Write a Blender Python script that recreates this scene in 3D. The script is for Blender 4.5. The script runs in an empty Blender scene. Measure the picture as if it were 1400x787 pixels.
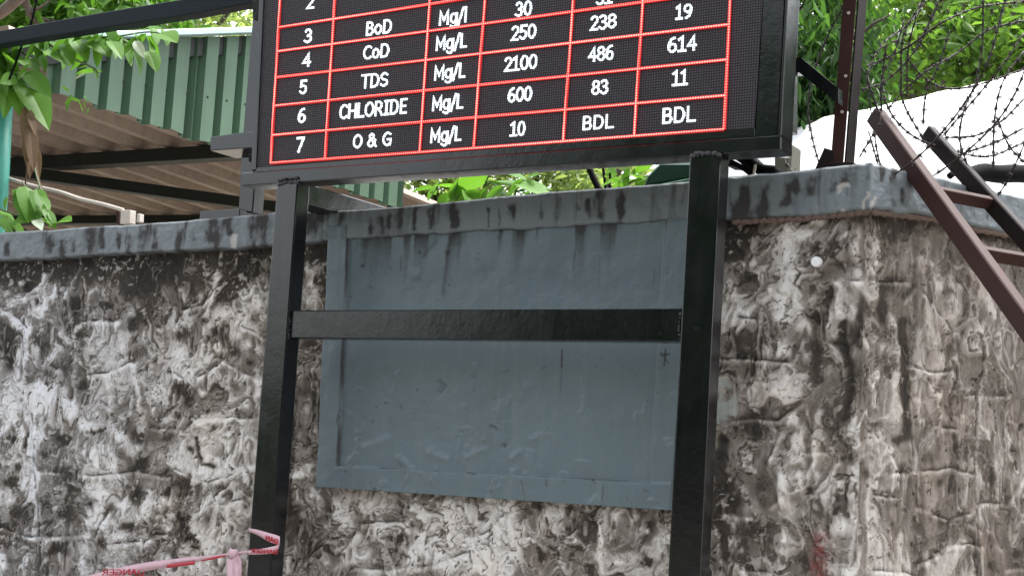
import bpy, bmesh, math, random
import numpy as np
from mathutils import Vector, Matrix, noise as mnoise
random.seed(7)
np.random.seed(7)
S = bpy.context.scene
COL = S.collection

# ------------------------------------------------------------------ camera
YAW, PITCH, ROLL, FPX = 0.55555, 0.12139, 0.05538, 2000.0
CAMP = np.array([0.0, -4.6, 1.6])
_f = np.array([-math.sin(YAW)*math.cos(PITCH), math.cos(YAW)*math.cos(PITCH), math.sin(PITCH)])
_r0 = np.array([math.cos(YAW), math.sin(YAW), 0.0])
_u0 = np.cross(_r0, _f)
RR = _r0*math.cos(ROLL) + _u0*math.sin(ROLL)
UU = -_r0*math.sin(ROLL) + _u0*math.cos(ROLL)
FF = _f
cam_d = bpy.data.cameras.new('camera'); cam = bpy.data.objects.new('camera', cam_d); COL.objects.link(cam)
cam_d.sensor_width = 36; cam_d.lens = 36*FPX/1400; cam_d.clip_end = 2000; cam_d.clip_start = 0.05
cam.matrix_world = Matrix(((RR[0], UU[0], -FF[0], CAMP[0]), (RR[1], UU[1], -FF[1], CAMP[1]), (RR[2], UU[2], -FF[2], CAMP[2]), (0, 0, 0, 1)))
S.camera = cam

# ------------------------------------------------------------------ light
SUN_EL, SUN_AZ = math.radians(70), math.radians(28)     # azimuth from +Y (behind the wall) towards +X
w = bpy.data.worlds.new('World'); S.world = w; w.use_nodes = True
nt = w.node_tree; bg = nt.nodes['Background']
sky = nt.nodes.new('ShaderNodeTexSky'); sky.sky_type = 'NISHITA'; sky.sun_disc = False
sky.sun_elevation = SUN_EL; sky.sun_rotation = SUN_AZ; sky.dust_density = 4.0; sky.air_density = 1.2
hs = nt.nodes.new('ShaderNodeHueSaturation'); hs.inputs['Saturation'].default_value = 0.28   # veiled, overcast sky
nt.links.new(sky.outputs[0], hs.inputs['Color']); nt.links.new(hs.outputs[0], bg.inputs['Color'])
bg.inputs['Strength'].default_value = 0.15
sd = bpy.data.lights.new('sun', 'SUN'); so = bpy.data.objects.new('sun', sd); COL.objects.link(so)
sd.energy = 2.2; sd.angle = math.radians(16); sd.color = (1.0, 0.97, 0.92)
dv = Vector((math.sin(SUN_AZ)*math.cos(SUN_EL), math.cos(SUN_AZ)*math.cos(SUN_EL), math.sin(SUN_EL)))
so.rotation_euler = dv.to_track_quat('Z', 'Y').to_euler(); so.location = (0, 0, 12)
S.view_settings.view_transform = 'Standard'; S.view_settings.look = 'None'
S.view_settings.exposure = 1.8; S.view_settings.gamma = 1
S.cycles.max_bounces = 7; S.cycles.transparent_max_bounces = 6; S.cycles.use_denoising = True
S.cycles.sample_clamp_indirect = 4

# ------------------------------------------------------------------ geometry helpers
def ray(u, v): return RR*((u-700)/FPX) - UU*((v-393.5)/FPX) + FF
def un(u, v, Y=0.0):                      # the point of the plane y = Y seen at (u, v) of the photograph
    d = ray(u, v); return CAMP + d*((Y-CAMP[1])/d[1])
def unx(u, v, X):
    d = ray(u, v); return CAMP + d*((X-CAMP[0])/d[0])
def unz(u, v, Z):
    d = ray(u, v); return CAMP + d*((Z-CAMP[2])/d[2])
def unp(u, v, p, n):
    d = ray(u, v); return CAMP + d*(np.dot(np.array(p)-CAMP, n)/np.dot(d, n))
def tag(o, label=None, cat=None, group=None, kind=None):
    if label: o['label'] = label
    if cat: o['category'] = cat
    if group: o['group'] = group
    if kind: o['kind'] = kind
    return o
def empty(name, loc=(0, 0, 0), label=None, cat=None, group=None, kind=None):
    o = bpy.data.objects.new(name, None); o.location = loc; COL.objects.link(o); o.empty_display_size = 0.1
    return tag(o, label, cat, group, kind)
def link(name, me, mat=None, parent=None, smooth=False):
    o = bpy.data.objects.new(name, me); COL.objects.link(o)
    if mat is not None and len(me.materials) == 0: me.materials.append(mat)
    if parent is not None:
        o.parent = parent
        if parent.type == 'EMPTY': o.matrix_parent_inverse = Matrix.Translation(-parent.location)   # meshes carry scene coordinates
    if smooth:
        me.polygons.foreach_set('use_smooth', [True]*len(me.polygons))
    return o
def bm_obj(name, bm, mat, parent=None, smooth=False):
    me = bpy.data.meshes.new(name); bm.normal_update(); bm.to_mesh(me); bm.free()
    return link(name, me, mat, parent, smooth)
def bevel(bm, r, seg=1):
    if r > 0:
        ed = [e for e in bm.edges if len(e.link_faces) == 2 and e.calc_face_angle(0) > 0.5]
        bmesh.ops.bevel(bm, geom=ed, offset=r, segments=seg, affect='EDGES', profile=0.6)
def prism_pts(bm, front, back):
    a = [bm.verts.new(p) for p in front]; b = [bm.verts.new(p) for p in back]; n = len(a)
    bm.faces.new(a); bm.faces.new(b[::-1])
    for i in range(n): bm.faces.new((a[i], b[i], b[(i+1) % n], a[(i+1) % n]))
def slab(name, px, Y, depth, mat, parent, bev=0.003):
    """a flat piece standing in the plane y = Y with the given outline, depth metres thick"""
    fr = [un(u, v, Y) for u, v in px]; bk = [p+np.array([0, depth, 0]) for p in fr]
    bm = bmesh.new(); prism_pts(bm, fr, bk); bmesh.ops.recalc_face_normals(bm, faces=bm.faces); bevel(bm, bev)
    return bm_obj(name, bm, mat, parent)
def bar_bm(bm, p0, p1, w, d, side=(1, 0, 0)):
    p0 = Vector(p0); p1 = Vector(p1); t = (p1-p0).normalized()
    s = Vector(side); s = (s-t*s.dot(t)).normalized(); q = t.cross(s)
    c = [(-w/2, -d/2), (w/2, -d/2), (w/2, d/2), (-w/2, d/2)]
    prism_pts(bm, [p0+s*a+q*b for a, b in c], [p1+s*a+q*b for a, b in c])
def bar(name, p0, p1, w, d, mat, parent, side=(1, 0, 0), bev=0.003):
    bm = bmesh.new(); bar_bm(bm, p0, p1, w, d, side); bmesh.ops.recalc_face_normals(bm, faces=bm.faces); bevel(bm, bev)
    return bm_obj(name, bm, mat, parent)
def box(name, x0, x1, y0, y1, z0, z1, mat, parent, bev=0.003):
    return bar(name, ((x0+x1)/2, (y0+y1)/2, z0), ((x0+x1)/2, (y0+y1)/2, z1), x1-x0, y1-y0, mat, parent, (1, 0, 0), bev)
def tube_bm(bm, pts, r, n=6, taper=None):
    pts = [Vector(p) for p in pts]; rings = []
    for i, p in enumerate(pts):
        t = (pts[min(i+1, len(pts)-1)]-pts[max(i-1, 0)]).normalized()
        a = Vector((0, 0, 1)) if abs(t.z) < 0.9 else Vector((1, 0, 0))
        s = t.cross(a).normalized(); q = t.cross(s)
        rr = r if taper is None else r*(1-taper*i/(len(pts)-1))
        rings.append([bm.verts.new(p+(s*math.cos(k*math.tau/n)+q*math.sin(k*math.tau/n))*rr) for k in range(n)])
    for a, b in zip(rings, rings[1:]):
        for k in range(n): bm.faces.new((a[k], a[(k+1) % n], b[(k+1) % n], b[k]))
    bm.faces.new(rings[0][::-1]); bm.faces.new(rings[-1])
def smooth_path(pts, n=8):
    P = [np.array(p, float) for p in pts]; P = [2*P[0]-P[1]]+P+[2*P[-1]-P[-2]]; out = []
    for i in range(1, len(P)-2):
        for k in range(n):
            t = k/n
            out.append(0.5*((2*P[i])+(-P[i-1]+P[i+1])*t+(2*P[i-1]-5*P[i]+4*P[i+1]-P[i+2])*t*t+(-P[i-1]+3*P[i]-3*P[i+1]+P[i+2])*t**3))
    out.append(P[-2]); return out

# ------------------------------------------------------------------ numpy noise
def _hash(ix, iy, s):
    h = (ix.astype(np.int64)*374761393 + iy.astype(np.int64)*668265263 + s*1442695041) & 0x7fffffff
    h = ((h ^ (h >> 13))*1274126177) & 0x7fffffff
    return ((h ^ (h >> 16)) & 0xffffff)/float(0xffffff)
def vnoise(x, y, s=0):
    ix = np.floor(x); iy = np.floor(y); fx = x-ix; fy = y-iy
    fx = fx*fx*fx*(fx*(fx*6-15)+10); fy = fy*fy*fy*(fy*(fy*6-15)+10)
    a = _hash(ix, iy, s); b = _hash(ix+1, iy, s); c = _hash(ix, iy+1, s); d = _hash(ix+1, iy+1, s)
    return ((a+(b-a)*fx)*(1-fy)+(c+(d-c)*fx)*fy)*2-1
def fbm(x, y, o=4, s=0, g=0.5):
    r = 0; a = 1; n = 0
    for i in range(o):
        r = r+a*vnoise(x+17.3*i, y-9.1*i, s+i*31); n += a; a *= g; x = x*2.03; y = y*2.03
    return r/n
def ridged(x, y, o=3, s=0):
    r = 0; a = 1; n = 0
    for i in range(o):
        r = r+a*(1-np.abs(vnoise(x, y, s+i*7))*2); n += a; a *= 0.5; x = x*2.1; y = y*2.1
    return r/n
def worley(x, y, s=0, jit=0.85):
    ix = np.floor(x); iy = np.floor(y); f1 = np.full(x.shape, 9.0); f2 = np.full(x.shape, 9.0); cid = np.zeros(x.shape)
    for i in (-1, 0, 1):
        for j in (-1, 0, 1):
            cx = ix+i; cy = iy+j
            px = cx+0.5+(_hash(cx, cy, s)-0.5)*jit; py = cy+0.5+(_hash(cx, cy, s+5)-0.5)*jit
            d = np.hypot(x-px, y-py); m = d < f1
            f2 = np.where(m, f1, np.minimum(f2, d)); cid = np.where(m, _hash(cx, cy, s+9), cid); f1 = np.where(m, d, f1)
    return f1, f2, cid
def sstep(a, b, x):
    t = np.clip((x-a)/(b-a), 0, 1); return t*t*(3-2*t)
def seg_dist(px, pz, pts):
    d = np.full(px.shape, 1e9)
    if len(pts) == 1: return np.hypot(px-pts[0][0], pz-pts[0][1])
    for (ax, az), (bx, bz) in zip(pts, pts[1:]):
        vx, vz = bx-ax, bz-az; L = vx*vx+vz*vz+1e-12
        t = np.clip(((px-ax)*vx+(pz-az)*vz)/L, 0, 1)
        d = np.minimum(d, np.hypot(px-ax-t*vx, pz-az-t*vz))
    return d
def strokes(A, B, wx, wz, lst, to2d, soft=0.5, prof='blob'):
    """sum of soft strokes on a surface with 2-D coordinates A, B (metres); lst: (points, width, value)"""
    out = np.zeros(A.shape)
    for pts, wd, val in lst:
        p2 = [to2d(u, v) for u, v in pts]
        u, v = pts[len(pts)//2]
        o = to2d(u, v); mx = abs(to2d(u+2, v)[0]-o[0])/2; mz = abs(to2d(u, v+2)[1]-o[1])/2
        R_ = wd*2.6
        xs = [q[0] for q in p2]; zs = [q[1] for q in p2]
        m = (A > min(xs)-(R_+14)*mx) & (A < max(xs)+(R_+14)*mx) & (B > min(zs)-(R_+14)*mz) & (B < max(zs)+(R_+14)*mz)
        if not m.any(): continue
        a = (A[m]+wx[m])/mx; b = (B[m]+wz[m])/mz
        d = seg_dist(a, b, [(q[0]/mx, q[1]/mz) for q in p2])
        if prof == 'blob': f = val*np.exp(-(d/wd)**2*0.9)
        else: f = val*(1-sstep(wd*(1-soft), wd*(1+soft), d))
        out[m] += f
    return out

def grid_mesh(name, P, mat, parent, attrs=None, skirt=None):
    """P: (nz, nx, 3) points; closed at its border by a skirt displaced by the vector skirt"""
    nz, nx = P.shape[:2]
    co = P.reshape(-1, 3); idx = np.arange(nz*nx).reshape(nz, nx)
    q = np.stack([idx[:-1, :-1], idx[:-1, 1:], idx[1:, 1:], idx[1:, :-1]], -1).reshape(-1, 4)
    n_smooth = len(q)
    if skirt is not None:
        border = np.concatenate([idx[0, :-1], idx[:-1, -1], idx[-1, :0:-1], idx[:0:-1, 0]])
        extra = co[border]+np.array(skirt); b2 = np.arange(len(border))+len(co); co = np.concatenate([co, extra])
        nb = np.roll(border, -1); n2 = np.roll(b2, -1)
        q = np.concatenate([q, np.stack([border, b2, n2, nb], -1)])
    me = bpy.data.meshes.new(name)
    me.vertices.add(len(co)); me.vertices.foreach_set('co', co.astype(np.float32).ravel())
    me.loops.add(len(q)*4); me.loops.foreach_set('vertex_index', q.astype(np.int32).ravel())
    me.polygons.add(len(q)); me.polygons.foreach_set('loop_start', np.arange(0, len(q)*4, 4, dtype=np.int32))
    sm = np.zeros(len(q), bool); sm[:n_smooth] = True
    me.update(calc_edges=True); me.polygons.foreach_set('use_smooth', sm)
    for k, a in (attrs or {}).items():
        at = me.attributes.new(k, 'FLOAT', 'POINT'); a = a.ravel().astype(np.float32)
        if len(a) < len(co): a = np.concatenate([a, a[border]])
        at.data.foreach_set('value', a)
    return link(name, me, mat, parent)

# ------------------------------------------------------------------ materials
class NT:
    def __init__(s, name):
        s.m = bpy.data.materials.new(name); s.m.use_nodes = True; s.t = s.m.node_tree; s.b = s.t.nodes['Principled BSDF']
        s.out = s.t.nodes['Material Output']
    def n(s, typ, ins=None, **kw):
        x = s.t.nodes.new('ShaderNode'+typ)
        for k, v in kw.items(): setattr(x, k, v)
        for k, v in (ins or {}).items(): s.set(x, k, v)
        return x
    def set(s, x, k, v):
        if isinstance(v, bpy.types.NodeSocket): s.t.links.new(v, x.inputs[k])
        else: x.inputs[k].default_value = v
    def noise(s, vec, scale, det=4, rough=0.55, dist=0.0):
        return s.n('TexNoise', {'Vector': vec, 'Scale': scale, 'Detail': det, 'Roughness': rough, 'Distortion': dist}).outputs['Fac']
    def pos(s, sc=(1, 1, 1)):
        g = s.n('NewGeometry').outputs['Position']
        return s.n('Mapping', {'Vector': g, 'Scale': sc}).outputs[0]
    def obj(s, sc=(1, 1, 1)):
        g = s.n('TexCoord').outputs['Object']
        return s.n('Mapping', {'Vector': g, 'Scale': sc}).outputs[0]
    def ramp(s, fac, stops, interp='LINEAR'):
        r = s.n('ValToRGB', {'Fac': fac}); e = r.color_ramp.elements; r.color_ramp.interpolation = interp
        while len(e) < len(stops): e.new(0.5)
        for i, (p, c) in enumerate(stops):
            e[i].position = p; e[i].color = (*c, 1) if len(c) == 3 else c
        return r.outputs[0]
    def mix(s, f, a, b, bt='MIX'):
        x = s.n('Mix', data_type='RGBA', blend_type=bt)
        for k, v in ((0, f), (6, a), (7, b)):
            if isinstance(v, tuple) and len(v) == 3: v = (*v, 1)
            if isinstance(v, bpy.types.NodeSocket): s.t.links.new(v, x.inputs[k])
            else: x.inputs[k].default_value = v
        return x.outputs[2]
    def math(s, op, a, b=0.0, c=None, clamp=False):
        x = s.n('Math', operation=op, use_clamp=clamp); s.set(x, 0, a); s.set(x, 1, b)
        if c is not None: s.set(x, 2, c)
        return x.outputs[0]
    def attr(s, name): return s.n('Attribute', attribute_name=name).outputs['Fac']
    def bump(s, h, strength=0.5, dist=0.01):
        s.t.links.new(s.n('Bump', {'Height': h, 'Strength': strength, 'Distance': dist}).outputs[0], s.b.inputs['Normal'])
    def base(s, v): s.set(s.b, 'Base Color', (*v, 1) if isinstance(v, tuple) and len(v) == 3 else v)
    def p(s, **kw):
        for k, v in kw.items(): s.set(s.b, k.replace('_', ' '), v)

def mat_plaster():
    m = NT('stained_plaster'); P = m.pos()
    L = m.attr('lime'); f1 = m.noise(P, 38, 6, 0.65); f2 = m.noise(P, 150, 4, 0.6); Pz = m.pos((60, 60, 14)); f3 = m.noise(Pz, 1, 4, 0.6)
    a = m.math('ADD', L, m.math('MULTIPLY', m.math('SUBTRACT', f1, 0.5), 0.22))
    a = m.math('ADD', a, m.math('MULTIPLY', m.math('SUBTRACT', f2, 0.5), 0.24))
    a = m.math('ADD', a, m.math('MULTIPLY', m.math('SUBTRACT', f3, 0.5), 0.12), clamp=True)
    c = m.ramp(a, [(0.0, (0.022, 0.019, 0.017)), (0.20, (0.060, 0.049, 0.040)), (0.42, (0.160, 0.137, 0.117)), (0.66, (0.33, 0.298, 0.270)), (0.86, (0.52, 0.485, 0.455)), (1.0, (0.71, 0.68, 0.655))])
    cool = m.attr('cool')
    c = m.mix(cool, c, m.mix(1.0, c, (0.96, 1.01, 1.09), 'MULTIPLY'))
    tint = m.noise(P, 5.0, 3, 0.5)
    c = m.mix(m.math('MULTIPLY', sstepn(m, tint, 0.5, 0.7), 0.45), c, m.mix(1.0, c, (1.06, 0.99, 0.88), 'MULTIPLY'))
    gr = m.attr('pale'); c = m.mix(gr, c, (0.30, 0.335, 0.31))
    rd = m.attr('red'); rn = m.math('MULTIPLY', rd, m.ramp(m.noise(P, 45, 5, 0.75), [(0.38, (0, 0, 0)), (0.56, (1, 1, 1))]))
    c = m.mix(m.math('MULTIPLY', rn, 0.78), c, (0.24, 0.05, 0.05))
    cr = m.attr('crack'); c = m.mix(cr, c, (0.022, 0.02, 0.018))
    m.base(c); m.p(Roughness=0.9); m.set(m.b, 'Specular IOR Level', 0.25)
    h = m.math('ADD', m.math('MULTIPLY', f1, 0.8), m.math('MULTIPLY', f2, 0.4)); m.bump(h, 0.55, 0.006)
    return m.m
def sstepn(m, v, a, b):
    x = m.n('MapRange', {'Value': v, 'From Min': a, 'From Max': b}); x.clamp = True; return x.outputs[0]
def mat_bluepaint(name, base, rough=0.5, var=0.2):
    m = NT(name); P = m.pos(); G = m.attr('grime')
    n1 = m.noise(P, 3.0, 4, 0.6); n2 = m.noise(P, 45, 5, 0.7); nz = m.noise(m.pos((28, 28, 1.6)), 1, 4, 0.6)
    c = m.mix(n1, tuple(x*(1-var) for x in base), tuple(x*(1+var) for x in base))
    c = m.mix(m.math('MULTIPLY', sstepn(m, nz, 0.52, 0.72), 0.22), c, (0.19, 0.225, 0.215))
    g = m.math('ADD', G, m.math('MULTIPLY', m.math('SUBTRACT', n2, 0.5), 0.7))
    g = m.math('ADD', g, m.math('MULTIPLY', m.math('SUBTRACT', nz, 0.5), 0.7))
    c = m.mix(m.math('MULTIPLY', sstepn(m, g, 0.15, 1.05), 0.93), c, (0.028, 0.024, 0.025))
    bare = m.attr('bare'); bn = m.math('MULTIPLY', bare, sstepn(m, n2, 0.3, 0.45)); c = m.mix(bn, c, (0.36, 0.345, 0.32))
    m.base(c); m.p(Roughness=m.math('ADD', m.math('MULTIPLY', g, 0.3, clamp=True), rough)); m.set(m.b, 'Specular IOR Level', 0.4)
    m.bump(m.math('ADD', m.math('MULTIPLY', n2, 0.4), m.noise(P, 16, 3, 0.5)), 0.35, 0.008)
    return m.m
def mat_paint(name, base, rough=0.35, edge=None, spec=0.5, scale=1.0, worn=0.35, metallic=0.0):
    m = NT(name); P = m.pos()
    n1 = m.noise(P, 7*scale, 4, 0.6); n2 = m.noise(P, 60*scale, 5, 0.65); n3 = m.noise(m.pos((40, 40, 3)), 1, 3, 0.5)
    c = m.mix(n1, tuple(x*0.7 for x in base), tuple(x*1.35 for x in base))
    if edge: c = m.mix(m.math('MULTIPLY', sstepn(m, n2, 0.6, 0.75), worn), c, edge)
    m.base(c); r = m.math('ADD', rough-0.1, m.math('ADD', m.math('MULTIPLY', n1, 0.16), m.math('MULTIPLY', n3, 0.1)))
    m.p(Roughness=r, Metallic=metallic); m.set(m.b, 'Specular IOR Level', spec)
    m.bump(m.math('ADD', m.math('MULTIPLY', n2, 0.3), n1), 0.18, 0.006)
    return m.m
def mat_sheet(name, base, dirt, rough=0.5, dirt_amt=0.5, zs=1.2):
    m = NT(name); P = m.pos()
    nz = m.noise(m.pos((14, 14, zs)), 1, 5, 0.65); n1 = m.noise(P, 4, 4, 0.6)
    c = m.mix(n1, tuple(x*0.8 for x in base), tuple(x*1.2 for x in base))
    c = m.mix(m.math('MULTIPLY', sstepn(m, nz, 0.42, 0.75), dirt_amt), c, dirt)
    m.base(c); m.p(Roughness=rough); m.bump(n1, 0.1, 0.01)
    return m.m
def mat_leaf(name, c0, c1, trans=0.45, rough=0.4):
    m = NT(name); oi = m.n('ObjectInfo').outputs['Random']; P = m.pos()
    isl = m.n('NewGeometry').outputs['Random Per Island']
    n = m.noise(P, 1.3, 3, 0.5)
    f = m.math('ADD', m.math('MULTIPLY', isl, 0.45), m.math('ADD', m.math('MULTIPLY', oi, 0.25), m.math('MULTIPLY', sstepn(m, n, 0.3, 0.7), 0.4)), clamp=True)
    c = m.mix(f, c0, c1); m.base(c); m.p(Roughness=rough+0.1); m.set(m.b, 'Specular IOR Level', 0.25)
    tr = m.n('BsdfTranslucent', {'Color': m.mix(1.0, c, (1.5, 1.6, 0.7), 'MULTIPLY')})
    ms = m.n('MixShader', {0: trans, 1: m.b.outputs[0], 2: tr.outputs[0]})
    m.t.links.new(ms.outputs[0], m.out.inputs[0])
    return m.m
def mat_bark(name, a, b, sc=12):
    m = NT(name); n = m.noise(m.pos((sc*1.5, sc*1.5, sc*0.4)), 1, 5, 0.65)
    m.base(m.mix(n, a, b)); m.p(Roughness=0.9); m.bump(n, 0.6, 0.02); return m.m
def mat_plain(name, c, rough=0.6, metallic=0.0, spec=0.5):
    m = NT(name); m.set(m.b, 'Specular IOR Level', spec); n = m.noise(m.pos(), 30, 4, 0.6)
    m.base(m.mix(n, tuple(x*0.8 for x in c), tuple(min(1, x*1.2) for x in c))); m.p(Roughness=rough, Metallic=metallic); m.bump(n, 0.12, 0.004); return m.m
def led_dots(m, pitch, lo, hi, r0=0.28, r1=0.42):
    s = m.n('SeparateXYZ', {0: m.n('NewGeometry').outputs['Position']})
    fx = m.math('SUBTRACT', m.math('FRACT', m.math('DIVIDE', s.outputs[0], pitch)), 0.5)
    fz = m.math('SUBTRACT', m.math('FRACT', m.math('DIVIDE', s.outputs[2], pitch)), 0.5)
    d = m.math('SQRT', m.math('ADD', m.math('MULTIPLY', fx, fx), m.math('MULTIPLY', fz, fz)))
    x = m.n('MapRange', {'Value': d, 'From Min': r0, 'From Max': r1, 'To Min': hi, 'To Max': lo}); return x.outputs[0]
PITCH_LED = 0.0092
def mat_ledface():
    m = NT('led_mask_face'); f = led_dots(m, PITCH_LED, 0, 1, 0.22, 0.40)
    s = m.n('SeparateXYZ', {0: m.n('NewGeometry').outputs['Position']})
    n = m.noise(m.pos(), 1.6, 2, 0.5)
    c = m.mix(f, (0.007, 0.006, 0.008), (0.060, 0.052, 0.062)); m.base(c); m.p(Roughness=0.55); m.set(m.b, 'Specular IOR Level', 0.35)
    m.bump(f, 0.4, 0.002); return m.m
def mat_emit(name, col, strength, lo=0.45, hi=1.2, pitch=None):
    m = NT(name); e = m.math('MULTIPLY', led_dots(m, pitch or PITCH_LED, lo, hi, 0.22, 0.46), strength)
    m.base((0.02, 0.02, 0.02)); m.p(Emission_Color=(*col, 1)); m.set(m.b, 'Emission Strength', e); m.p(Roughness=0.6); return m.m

M_PLASTER = mat_plaster()
M_COPING = mat_bluepaint('coping_blue_paint', (0.150, 0.172, 0.184), 0.45)
M_PANEL = mat_bluepaint('panel_blue_paint', (0.113, 0.150, 0.165), 0.34, 0.1)
M_BLACK = mat_paint('black_gloss_paint', (0.004, 0.0045, 0.0055), 0.14, (0.06, 0.06, 0.065), 0.65, 1.0, 0.30)
M_DULL = mat_paint('dull_dark_blue_grey_paint', (0.010, 0.015, 0.020), 0.6, None, 0.15)
M_WELD = mat_paint('rough_weld', (0.03, 0.03, 0.034), 0.5, (0.12, 0.11, 0.12), 0.5, 2.0, 0.5)
M_RUST = mat_paint('oxide_painted_steel', (0.038, 0.017, 0.015), 0.5, (0.10, 0.07, 0.06), 0.15, 0.8, 0.35)
M_RUSTD = mat_paint('dark_oxide_steel', (0.014, 0.009, 0.009), 0.5, (0.06, 0.04, 0.04), 0.15, 0.8, 0.3)
M_FACE = mat_ledface()
M_RED = mat_emit('red_leds', (1.0, 0.085, 0.07), 1.8, 0.10, 1.8)
M_REDHALO = mat_emit('red_led_halo', (1.0, 0.012, 0.012), 0.20, 0.7, 1.2)
M_WHITE = mat_emit('white_leds', (0.84, 0.93, 1.0), 0.74, 0.30, 1.3)
M_GREEN = mat_sheet('green_corrugated', (0.080, 0.148, 0.092), (0.055, 0.075, 0.055), 0.5, 0.5)
M_TRIM = mat_plain('pale_teal_flashing', (0.42, 0.60, 0.58), 0.4)
M_BROWN = mat_sheet('brown_roof_underside', (0.42, 0.335, 0.28), (0.20, 0.145, 0.12), 0.6, 0.5, 6)
M_DARKST = mat_paint('dark_green_steel', (0.014, 0.018, 0.015), 0.5, None, 0.4)
M_TEAL = mat_plain('teal_paint', (0.03, 0.22, 0.17), 0.45)
M_WIRE = mat_paint('rusty_wire', (0.022, 0.016, 0.014), 0.6, (0.07, 0.045, 0.035), 0.3, 3, 0.5)
M_LEAF_NEAR = mat_leaf('leaf_bright', (0.035, 0.10, 0.018), (0.10, 0.22, 0.035), 0.42, 0.4)
M_LEAF_MID = mat_leaf('leaf_mid', (0.05, 0.12, 0.028), (0.15, 0.26, 0.06), 0.5, 0.42)
M_LEAF_DARK = mat_leaf('leaf_dark', (0.022, 0.06, 0.022), (0.06, 0.135, 0.035), 0.42, 0.38)
M_LEAF_LIGHT = mat_leaf('leaf_light', (0.12, 0.175, 0.085), (0.32, 0.39, 0.20), 0.56, 0.45)
M_LEAF_PALE = mat_leaf('leaf_pale', (0.25, 0.32, 0.25), (0.5, 0.55, 0.5), 0.3, 0.3)
M_DRY = mat_leaf('dry_leaf', (0.075, 0.045, 0.03), (0.15, 0.10, 0.065), 0.25, 0.7)
M_BARK = mat_bark('bark', (0.035, 0.027, 0.022), (0.12, 0.10, 0.085))
M_STEM = mat_plain('green_stem', (0.07, 0.10, 0.03), 0.6)
M_TARP = mat_plain('white_sheeting', (0.78, 0.78, 0.80), 0.55)
M_CABLE = mat_plain('black_cable', (0.004, 0.004, 0.005), 0.8, 0.0, 0.08)
M_PVC = mat_plain('weathered_white_paint', (0.42, 0.38, 0.34), 0.6)
M_CONC = mat_plain('grey_concrete', (0.26, 0.25, 0.235), 0.9)
M_PLASTIC = mat_plain('white_plastic', (0.85, 0.85, 0.85), 0.4)

# ------------------------------------------------------------------ ground and road (below the frame, they light the wall)
def sheet(name, x0, x1, y0, y1, z, mat):
    bm = bmesh.new(); vs = [bm.verts.new(p) for p in ((x0, y0, z), (x1, y0, z), (x1, y1, z), (x0, y1, z))]; bm.faces.new(vs)
    o = bm_obj(name, bm, mat); o['kind'] = 'structure'; return o
g = NT('earth'); gn = g.noise(g.pos(), 0.8, 6, 0.6); g.base(g.mix(gn, (0.10, 0.085, 0.065), (0.17, 0.15, 0.12))); g.p(Roughness=0.95)
a_ = NT('asphalt'); an = a_.noise(a_.pos(), 60, 5, 0.6); a_.base(a_.mix(an, (0.035, 0.035, 0.036), (0.07, 0.07, 0.07))); a_.p(Roughness=0.85); a_.bump(an, 0.4, 0.005)
sheet('ground', -400, 400, -400, 400, 0.0, g.m)
sheet('road', -60, 60, -13.5, -3.2, 0.004, a_.m)
kb = box('kerb', -60, 60, -3.2, -3.05, 0.0, 0.14, M_CONC, None, 0.01); kb['kind'] = 'structure'
pv = box('pavement', -60, 60, -3.045, -0.03, 0.0, 0.12, M_CONC, None, 0.004); pv['kind'] = 'structure'

# ------------------------------------------------------------------ the compound wall
RET = np.array([math.cos(math.radians(62)), math.sin(math.radians(62)), 0.0]); RN = np.array([RET[1], -RET[0], 0.0])   # return wall direction, outward normal
CPROUD = 0.045
CC = un(1190, 252, -CPROUD); CC[2] = 0                      # outer corner of the coping
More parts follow.
